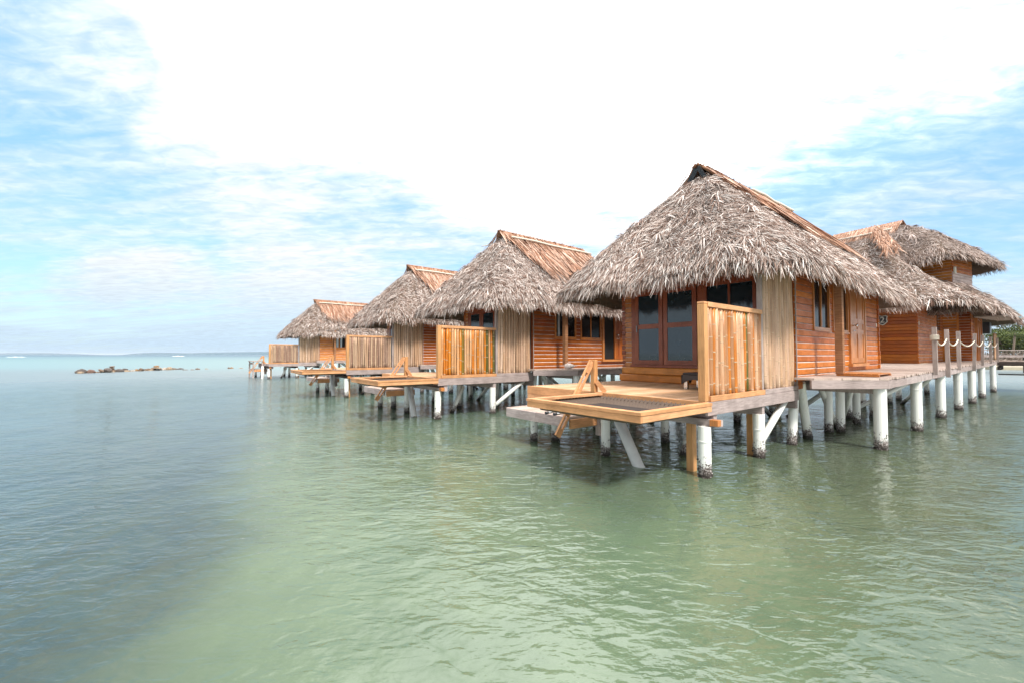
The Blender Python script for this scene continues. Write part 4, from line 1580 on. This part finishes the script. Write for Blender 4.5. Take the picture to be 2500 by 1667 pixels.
# ------------------------------------------------------------------ cross jetty and far jetty at the right edge
jt = thing('jetty', 'dark jetty branching off to the right from the end of the boardwalk', 'jetty', tuple(l1(25.6, -1.40, 0)), T1)
mb = MB()
for k in range(70):
    mb.box(0.0, 2.2, -k * .15 - .146, -k * .15, 1.46, 1.50)
mb.build('planks', M['grey_plank'], jt)
mb = MB()
mb.bbox(-.02, .04, -10.5, 0, 1.27, 1.455, .005)
mb.bbox(2.16, 2.22, -10.5, 0, 1.27, 1.455, .005)
for k in range(12):
    mb.box(.1, 2.1, -k * .9 - .1, -k * .9, 1.05, 1.24)
mb.bbox(.5, .6, -10.5, 0, .80, .86, .005)
mb.build('joists', M['dark_wood'], jt)
for v in (-1.3, -5.0, -9.0):
    for u in (.15, 2.0):
        mb = MB(); mb.tube([(u, v, -1.3), (u, v, 1.26)], .10, 14)
        mb.build('pile', M['dark_wood'] if u > .5 or v < -2 else M['sleeve'], jt, True)
fj = thing('far_jetty', 'distant low jetty on dark posts in front of the shore', 'jetty', (52, 42, 0), R(-20))
mb = MB()
mb.box(-8, 20, -.8, .8, 1.55, 1.75)
mb.build('deck', M['grey'], fj)
for k in range(8):
    mb = MB(); mb.box(-8 + k * 3.5, -7.8 + k * 3.5, -.7, -.5, -1, 1.55)
    mb.build('post', M['dark_wood'], fj)
mb = MB(); mb.box(-8, 20, -.75, -.68, 2.2, 2.28)
mb.build('rail', M['grey_post'], fj)


# ------------------------------------------------------------------ small things
# lounger on the near deck
lo = thing('lounger', 'dark wicker lounger standing on the deck behind the pale bamboo screen', 'lounger', tuple(l1(1.95, .30, ZD - .02)), RZ1)
mb = MB()
ln_, wd_ = 1.22, .62
mb.bbox(.02, wd_ - .02, .02, ln_ - .02, .29, .335, .012)
mb.build('seat', M['wicker'], lo)
mb = MB()
def apron(mb, x0, x1, y0, y1):
    nseg = 16
    top, bot = [], []
    for k in range(nseg + 1):
        t = k / nseg
        x = x0 + (x1 - x0) * t; y = y0 + (y1 - y0) * t
        s_ = abs(math.sin(math.pi * t * 2)) ** .6
        top.append((x, y, .29)); bot.append((x, y, .10 + .10 * s_))
    d = Vector((x1 - x0, y1 - y0, 0)).normalized()
    nrm_ = Vector((-d.y, d.x, 0)) * .03
    vs = [Vector(p) for p in top + bot] + [Vector(p) + nrm_ for p in top + bot]
    m_ = nseg + 1
    fs = []
    for k in range(nseg):
        fs += [(k, k + 1, m_ + k + 1, m_ + k), (2 * m_ + k, 3 * m_ + k, 3 * m_ + k + 1, 2 * m_ + k + 1), (m_ + k, m_ + k + 1, 3 * m_ + k + 1, 3 * m_ + k), (k, 2 * m_ + k, 2 * m_ + k + 1, k + 1)]
    fs += [(0, m_, 3 * m_, 2 * m_), (nseg, 2 * m_ + nseg, 3 * m_ + nseg, m_ + nseg)]
    mb.add(vs, fs)
apron(mb, 0, 0, ln_, 0)
apron(mb, 0, wd_, 0, 0)
apron(mb, wd_, wd_, 0, ln_)
apron(mb, wd_, 0, ln_, ln_)
mb.build('apron', M['wicker'], lo)
for a_, b_ in ((.03, .04), (wd_ - .10, .04), (.03, ln_ - .11), (wd_ - .10, ln_ - .11)):
    mb = MB(); mb.bbox(a_, a_ + .07, b_, b_ + .07, 0, .16, .004)
    mb.build('leg', M['steel'], lo)

# swim ladder lying on the near landing
la = thing('swim_ladder', 'steel swim ladder lying on the grey landing beside the net frame', 'ladder', tuple(l1(-.78, 2.30, .70)), RZ1)
for v in (.08, .30):
    mb = MB(); mb.tube([(0, v, .03), (.95, v + .02, .03)], .022, 12)
    mb.build('rail', M['steel'], la, True)
    mb = MB(); mb.tube([(-.03, v, .03), (.03, v, .03)], .028, 12)
    mb.build('end_cap', M['black_plastic'], la, True)
for u in (.3, .6):
    mb = MB(); mb.tube([(u, .08, .03), (u, .30, .03)], .014, 10)
    mb.build('rung', M['steel'], la, True)

# conch shell on the second boardwalk
def conch():
    mb = MB()
    n_, m_ = 26, 12
    vs, fs = [], []
    for i in range(n_):
        t = i / (n_ - 1)
        rad = .11 * math.sin(math.pi * min(1, t * 1.15 + .04)) ** .8 * (1 - .55 * t) + .006
        for j in range(m_):
            a = 2 * math.pi * j / m_
            spike = 1 + (.45 if (j % 4 == 0 and i % 5 == 2) else 0)
            flare = 1.0 + .7 * max(0, math.cos(a)) * math.sin(math.pi * min(1, t * 1.4))
            vs.append((-.16 + .34 * t, rad * math.cos(a) * flare * spike, rad * math.sin(a) * spike * .8 + .075))
    for i in range(n_ - 1):
        for j in range(m_):
            j2 = (j + 1) % m_
            fs.append((i * m_ + j, i * m_ + j2, (i + 1) * m_ + j2, (i + 1) * m_ + j))
    fs.append(tuple(range(m_))[::-1]); fs.append(tuple(range((n_ - 1) * m_, n_ * m_)))
    mb.add(vs, fs)
    return mb.build('conch_shell', M['shell'], None, True)
cs = conch()
cs.location = l1(4.35, -.93, 1.335, 1)
cs.rotation_euler = (0, 0, R(-10))
cs.scale = (1.25, 1.25, 1.25)
tag(cs, 'pale pink conch shell on the platform edge beside the orange screened hut', 'shell')

# ------------------------------------------------------------------ breakwater rocks
def rock_mesh(seed):
    rr = random.Random(seed)
    import bmesh
    bm = bmesh.new()
    bmesh.ops.create_icosphere(bm, subdivisions=3, radius=1)
    dirs = [(Vector((rr.gauss(0, 1), rr.gauss(0, 1), rr.gauss(0, 1))).normalized(), rr.uniform(.45, .85)) for _ in range(9)]
    for v_ in bm.verts:
        c = v_.co.copy()
        for d, lim in dirs:
            s_ = c.dot(d)
            if s_ > lim:
                c -= d * (s_ - lim) * .85
        c += c.normalized() * .05 * math.sin(c.x * 7 + seed) * math.cos(c.y * 6 + seed)
        v_.co = c
    me = bpy.data.meshes.new('rock')
    bm.to_mesh(me); bm.free()
    me.materials.append(M['rock'])
    me.polygons.foreach_set('use_smooth', [True] * len(me.polygons))
    return me
rmeshes = [rock_mesh(s_) for s_ in range(6)]
DK, BR, TA, WH, ORG, RB = (.10, .09, .09, 1), (.26, .16, .10, 1), (.52, .38, .25, 1), (.62, .54, .46, 1), (.55, .30, .12, 1), (.22, .11, .08, 1)
rocks = [(288, 300, 350, 95, DK, 'dark round boulder at the left end of the breakwater'), (285, 335, 367, 65, TA, 'pale flat rock under the leftmost dark boulder'), (350, 318, 362, 45, BR, 'small brown rock just right of the leftmost boulder'),
         (438, 305, 355, 80, RB, 'red brown boulder, second large one from the left end'), (480, 335, 360, 46, TA, 'tan rock against the red brown boulder'), (530, 328, 355, 55, BR, 'low brown rock right of the red brown boulder'),
         (600, 318, 352, 75, TA, 'tan rock before the stacked pile of rocks'), (585, 308, 330, 60, BR, 'brown slab leaning on a tan rock'), (680, 287, 332, 95, DK, 'large dark boulder in the left stacked pile'), (700, 325, 355, 115, TA, 'long pinkish tan slab at the foot of the left stacked pile'),
         (738, 275, 302, 48, TA, 'tan rock second from the top of the left stacked pile'), (737, 252, 277, 46, BR, 'brown rock topping the left stacked pile'), (752, 298, 328, 62, BR, 'brown rock on the right flank of the left stacked pile'),
         (820, 297, 347, 112, DK, 'broad dark boulder right of the left stacked pile'), (868, 312, 347, 46, BR, 'brown rock against the broad dark boulder'), (920, 290, 332, 60, DK, 'upright dark boulder near the middle of the breakwater'),
         (945, 316, 343, 66, TA, 'tan rock below the upright dark boulder'), (988, 308, 332, 52, BR, 'brown wedge rock right of the upright dark boulder'), (1025, 312, 337, 58, WH, 'whitish rock in the middle of the breakwater'),
         (1090, 299, 322, 42, ORG, 'small orange rock in the middle of the breakwater'), (1112, 312, 331, 72, BR, 'low brown slab under the small orange rock'), (1150, 283, 326, 42, BR, 'tilted brown slab pointing up'), (1190, 303, 326, 40, TA, 'small tan rock right of the tilted slab'),
         (1207, 291, 318, 42, DK, 'small dark rock between tilted slab and leaning rock'), (1248, 289, 326, 55, BR, 'leaning brown rock left of the tallest pile'), (1292, 305, 323, 52, TA, 'tan rock at the left foot of the tallest pile'),
         (1328, 280, 310, 62, BR, 'brown rock on the left of the tallest pile'), (1370, 248, 276, 56, ORG, 'orange rock on top of the tallest pile'), (1390, 274, 300, 76, TA, 'tan rock beneath the orange top rock'), (1372, 294, 319, 112, RB, 'dark brown base rock of the tallest pile'),
         (1480, 280, 308, 78, WH, 'long whitish slab right of the tallest pile'), (1550, 271, 300, 84, TA, 'tan slab on the right part of the breakwater'), (1552, 290, 317, 74, ORG, 'orange tan rock under the right tan slab'),
         (1622, 283, 316, 54, BR, 'brown rock before the last dark boulder'), (1692, 284, 317, 104, DK, 'last large dark boulder at the right of the breakwater'), (1785, 301, 315, 64, BR, 'low flat brown rock trailing right of the breakwater'),
         (1880, 304, 313, 54, BR, 'flat rock almost awash right of the breakwater'), (1965, 286, 308, 50, BR, 'lone brown rock standing in the water right of the breakwater'), (2085, 292, 302, 36, TA, 'tiny low rock past the lone brown rock')]
prev = None
for i, (zx, zt_, zb_, zw, colr, lab) in enumerate(rocks):
    px = 150 + zx / 5.88
    # base line of the row, then heights above it
    yb = 850 + (362 - (zx - 280) * .040) / 5.88 if zx < 1750 else 850 + zb_ / 5.88
    Dd = 1845 / max(yb - 866, 1)
    Dd += random.Random(i).uniform(-.25, .5) + .25
    X_ = (px - 1250) / 1025 * Dd
    ztop = 1.8 - (850 + zt_ / 5.88 - 866) / 1025 * Dd
    zbot = min(1.8 - (850 + zb_ / 5.88 - 866) / 1025 * Dd, ztop - .12)
    wdt = zw / 5.88 / 1025 * Dd
    o = bpy.data.objects.new('rock', rmeshes[i % 6])
    COL.objects.link(o)
    if zbot < .12: zbot = -.15
    hh_ = max((ztop - zbot) / 2 * 1.15, .08)
    o.location = (X_, Dd, (ztop + zbot) / 2)
    o.scale = (wdt * .62, wdt * .55 + .1, hh_)
    o.rotation_euler = (0, R(25) if 'tilted' in lab or 'leaning' in lab else 0, i * 1.7)
    if 'tilted' in lab or 'leaning' in lab: o.rotation_euler = (0, R(25), 0)
    o.color = colr
    tag(o, lab, 'rock', 'rocks of the breakwater')
# scattered ones further right, seen past and beneath the farthest hut
for i, (px, yt, yb, wpx, lab) in enumerate([(559.5, 896.5, 899.8, 5, 'left one of two small rocks left of the farthest hut'), (566.5, 896, 899.6, 7, 'right one of two small rocks left of the farthest hut'), (589, 897.6, 899.2, 9, 'flat rock close to the left landing of the farthest hut'),
                                           (686, 895.8, 897.4, 5, 'tiny rock seen under the farthest hut'), (799, 891.0, 894.6, 10, 'rock seen under the floor of the farthest hut, left one'), (831, 890.0, 894.4, 8, 'rock seen under the floor of the farthest hut, right one')]):
    Dd = 1845 / (yb - 866)
    o = bpy.data.objects.new('rock', rmeshes[(i + 2) % 6])
    COL.objects.link(o)
    zt_ = 1.8 - (yt - 866) / 1025 * Dd
    o.location = ((px - 1250) / 1025 * Dd, Dd, zt_ / 2 - .1)
    o.scale = (wpx / 1025 * Dd * .6, wpx / 1025 * Dd * .5, zt_ / 2 + .12)
    o.color = (BR, ORG, TA)[i % 3]
    tag(o, lab, 'rock', 'scattered rocks past the breakwater')

# submerged sand lumps round the pile feet
mb = MB()
import bmesh
def mound(cx, cy, rx, ry, zt_, seed):
    rr = random.Random(seed)
    n_, m_ = 10, 28
    vs, fs = [], []
    for i in range(n_ + 1):
        t = i / n_
        for j in range(m_):
            a = 2 * math.pi * j / m_
            w_ = 1 + .18 * math.sin(3 * a + seed) + .1 * math.sin(5 * a + 2 * seed)
            vs.append((cx + rx * t * w_ * math.cos(a), cy + ry * t * w_ * math.sin(a), -1.25 + (zt_ + 1.25) * math.cos(t * math.pi / 2) ** 1.2 + rr.uniform(-.02, .02)))
    for i in range(n_):
        for j in range(m_):
            j2 = (j + 1) % m_
            fs.append((i * m_ + j, (i + 1) * m_ + j, (i + 1) * m_ + j2, i * m_ + j2))
    return vs, fs
# ------------------------------------------------------------------ seabed, water
mb = MB()
G = 80
vs = []
for i in range(G + 1):
    for j in range(G + 1):
        x = -60 + 120 * i / G
        y = -10 + 100 * j / G
        vs.append((x, y, -1.15 + .12 * math.sin(x * .7 + 1) * math.sin(y * .5) + .05 * math.sin(x * 2.3) * math.cos(y * 1.9)))
fs = []
for i in range(G):
    for j in range(G):
        a = i * (G + 1) + j
        fs.append((a, a + G + 1, a + G + 2, a + 1))
mb.add(vs, fs)
sb = mb.build('seabed', M['seabed'], None, True)
sb['kind'] = 'structure'
mb = MB()
for (u, v, rx, ry, zt_) in ((.1, -.15, .85, .5, -.05), (1.9, -.1, .8, .45, -.14), (3.6, -.1, .8, .5, -.18), (4.5, -1.25, .8, .5, -.10), (7.7, -1.3, .9, .5, -.10), (-.1, .6, .5, .5, -.45), (10.9, -1.2, .8, .6, -.35)):
    p = l1(u, v)
    mb.add(*mound(p.x, p.y, rx, ry, zt_, int(u * 10)))
sb = mb.build('sandbank', M['mound'], None, True)
sb['kind'] = 'structure'
mb = MB()
mb.box(-12000, 12000, -250, 12000, -3, -2.4)
dp = mb.build('deep_seabed', M['seabed'])
dp['kind'] = 'structure'

xs = [-12000, -6000, -1200, -300, -100, -40, -20, -10, 0, 10, 20, 40, 100, 300, 1200, 6000, 12000]
ys = [-300, -60, -20, 0, 5, 10, 20, 40, 80, 160, 400, 1200, 4000, 12000]
mb = MB()
vs = [(x, y, 0) for x in xs for y in ys]
fs = []
for i in range(len(xs) - 1):
    for j in range(len(ys) - 1):
        a = i * len(ys) + j
        fs.append((a, a + len(ys), a + len(ys) + 1, a + 1))
mb.add(vs, fs)
wo = mb.build('sea_water', M['water'])
wo['kind'] = 'structure'

# ------------------------------------------------------------------ far land, surf
def land(name, D, pts_):
    """low wooded shore: (pixel x, height m)"""
    mb = MB()
    vs, fs = [], []
    rr = random.Random(3)
    P_ = []
    for (x0, h0), (x1, h1_) in zip(pts_[:-1], pts_[1:]):
        n_ = max(2, int(abs(x1 - x0) / 3))
        for k in range(n_):
            t = k / n_
            P_.append((x0 + (x1 - x0) * t, max(.5, h0 + (h1_ - h0) * t + rr.uniform(-.07, .07) * D / 500)))
    for px, h in P_:
        X_ = (px - 1250) / 1025 * D
        vs += [(X_, D, -1), (X_, D + D * .02, h * .8), (X_, D + D * .05, h), (X_, D + D * .1, -1)]
    for i in range(len(P_) - 1):
        a = i * 4
        for j in range(3):
            fs.append((a + j, a + 4 + j, a + 5 + j, a + j + 1))
    mb.add(vs, fs)
    o = mb.build(name, M['land'], None, True)
    o['kind'] = 'structure'
land('distant_shore', 3500, [(-200, 12), (60, 17), (140, 9), (180, 1)])
land('distant_shore', 3000, [(285, 1), (300, 11), (335, 18), (380, 17), (420, 13), (470, 18), (540, 21), (640, 25), (760, 22), (900, 14), (1250, 12), (2600, 12)])
for (px, D, wpx, h, lab) in ((436, 480, 30, .5, 'white breaking wave far out below the distant shore'), (40, 330, 46, .3, 'white breaking wave far out at the left edge')):
    mb = MB()
    n_ = 20
    vs, fs = [], []
    wm = wpx / 1025 * D
    X0 = (px - 1250) / 1025 * D
    for i in range(n_ + 1):
        t = i / n_
        hh_ = h * (math.sin(math.pi * t) ** .5) * (.7 + .3 * math.sin(t * 17)) + .02
        x = X0 + wm * (t - .5)
        vs += [(x, D - .8, -.05), (x, D - .2, hh_), (x, D + .6, hh_ * .8), (x, D + 2.5, -.05)]
    for i in range(n_):
        a = i * 4
        for j in range(3):
            fs.append((a + j, a + 4 + j, a + 5 + j, a + j + 1))
    mb.add(vs, fs)
    o = mb.build('surf', M['foam'], None, True)
    tag(o, lab, 'wave', None, 'stuff')

# ------------------------------------------------------------------ trees at the right edge
def crown(name, c, rx, ry, rz, n_, size, mat, parent, seed, droop=0.0):
    rng = np.random.default_rng(seed)
    cl = rng.normal(0, 1, (14, 3)); cl /= np.linalg.norm(cl, axis=1)[:, None]
    cl *= rng.uniform(.35, .8, 14)[:, None]
    idx_ = rng.integers(0, 14, n_)
    q = rng.normal(0, 1, (n_, 3)); q /= np.linalg.norm(q, axis=1)[:, None]
    p = cl[idx_] + q * (rng.uniform(0, 1, n_) ** .5 * .38)[:, None]
    p = p * np.array([rx, ry, rz]) + np.array(c)
    d = q + rng.normal(0, .5, (n_, 3)); d[:, 2] -= droop
    d /= np.linalg.norm(d, axis=1)[:, None]
    nr = rng.normal(0, 1, (n_, 3)); nr /= np.linalg.norm(nr, axis=1)[:, None]
    me = blades_mesh(name, [mat], p, d, nr, rng.uniform(.5, 1.2, n_) * size, rng.uniform(.2, .45, n_) * size, np.zeros(n_), np.zeros(n_), rng=rng)
    return add_mesh(name, me, parent)

for i, (px, D, h, rad, lab) in enumerate([(2452, 62, 5.4, 3.0, 'leftmost bushy green tree on the shore past the cabin'), (2490, 66, 6.4, 3.2, 'tall green tree behind the far jetty at the right edge'), (2540, 58, 5.8, 3.4, 'green tree partly cut off by the right edge of the picture')]):
    X_ = (px - 1250) / 1025 * D
    t_ = thing('shore_tree', lab, 'tree', (X_, D, .3), 0, 'trees on the far right shore')
    mb = MB()
    mb.tube([(0, 0, -.3), (.2, 0, h * .3), (.0, .2, h * .6)], [.22, .17, .08], 8)
    mb.tube([(.15, 0, h * .3), (1.0, .3, h * .6)], [.1, .04], 6)
    mb.tube([(.1, 0, h * .35), (-.9, -.2, h * .65)], [.1, .04], 6)
    mb.build('trunk', M['bark'], t_, True)
    crown('crown', (0, 0, h * .62), rad, rad, h * .42, 4200, .34, M['leaves'], t_, 60 + i)
pt = thing('palm_tree', 'palm with drooping fronds on the far right shore', 'palm', ((2470 - 1250) / 1025 * 55, 55, .3), 0)
mb = MB(); mb.tube([(0, 0, -.3), (.2, 0, 2.0), (.5, 0, 4.2)], [.16, .12, .1], 8)
mb.build('trunk', M['bark'], pt, True)
rr = random.Random(9)
mb = MB()
for k in range(13):
    a = k * 2.399
    e = rr.uniform(.1, 1.0)
    L = 2.3
    pv_ = None
    for s_ in range(10):
        t0 = s_ / 10
        p = Vector((.5 + math.cos(a) * L * t0 * (1 - .15 * e), math.sin(a) * L * t0, 4.2 + e * L * t0 * .8 - 1.9 * t0 * t0))
        for sd in (-1, 1):
            q = p + Vector((-math.sin(a) * sd * .35, math.cos(a) * sd * .35, -.28)) * (1 - t0 * .5)
            mb.add([p, p + Vector((math.cos(a) * .10, math.sin(a) * .10, 0)), q], [(0, 1, 2)])
mb.build('crown', M['leaves'], pt)
bo = thing('dry_brush', 'tangle of dry grey brush along the far right shore', 'bush', ((2500 - 1250) / 1025 * 56, 56, .2), 0)
crown('twigs', (0, 0, .9), 8, 2.0, 1.3, 5200, .30, M['brush'], bo, 71)
mb = MB()
mb.prism([(58, 50), (100, 40), (130, 70), (110, 120), (70, 100), (60, 62)], -1.5, .35)
so = mb.build('far_right_shore', M['sand'])
so['kind'] = 'structure'

# ------------------------------------------------------------------ haze
mb = MB()
mb.box(-12500, 12500, -400, 12500, -4, 28)
m, n, b = newmat('sea_air')
n.n.remove(b)
mo = [x for x in n.n if x.type == 'OUTPUT_MATERIAL'][0]
pv = n.add('ShaderNodeVolumePrincipled')
pv.inputs['Color'].default_value = (0.82, 0.90, 1.0, 1)
pv.inputs['Density'].default_value = 0.0001
pv.inputs['Anisotropy'].default_value = 0.2
n.l.new(pv.outputs[0], mo.inputs['Volume'])
hz = mb.build('haze', m)
hz['kind'] = 'stuff'
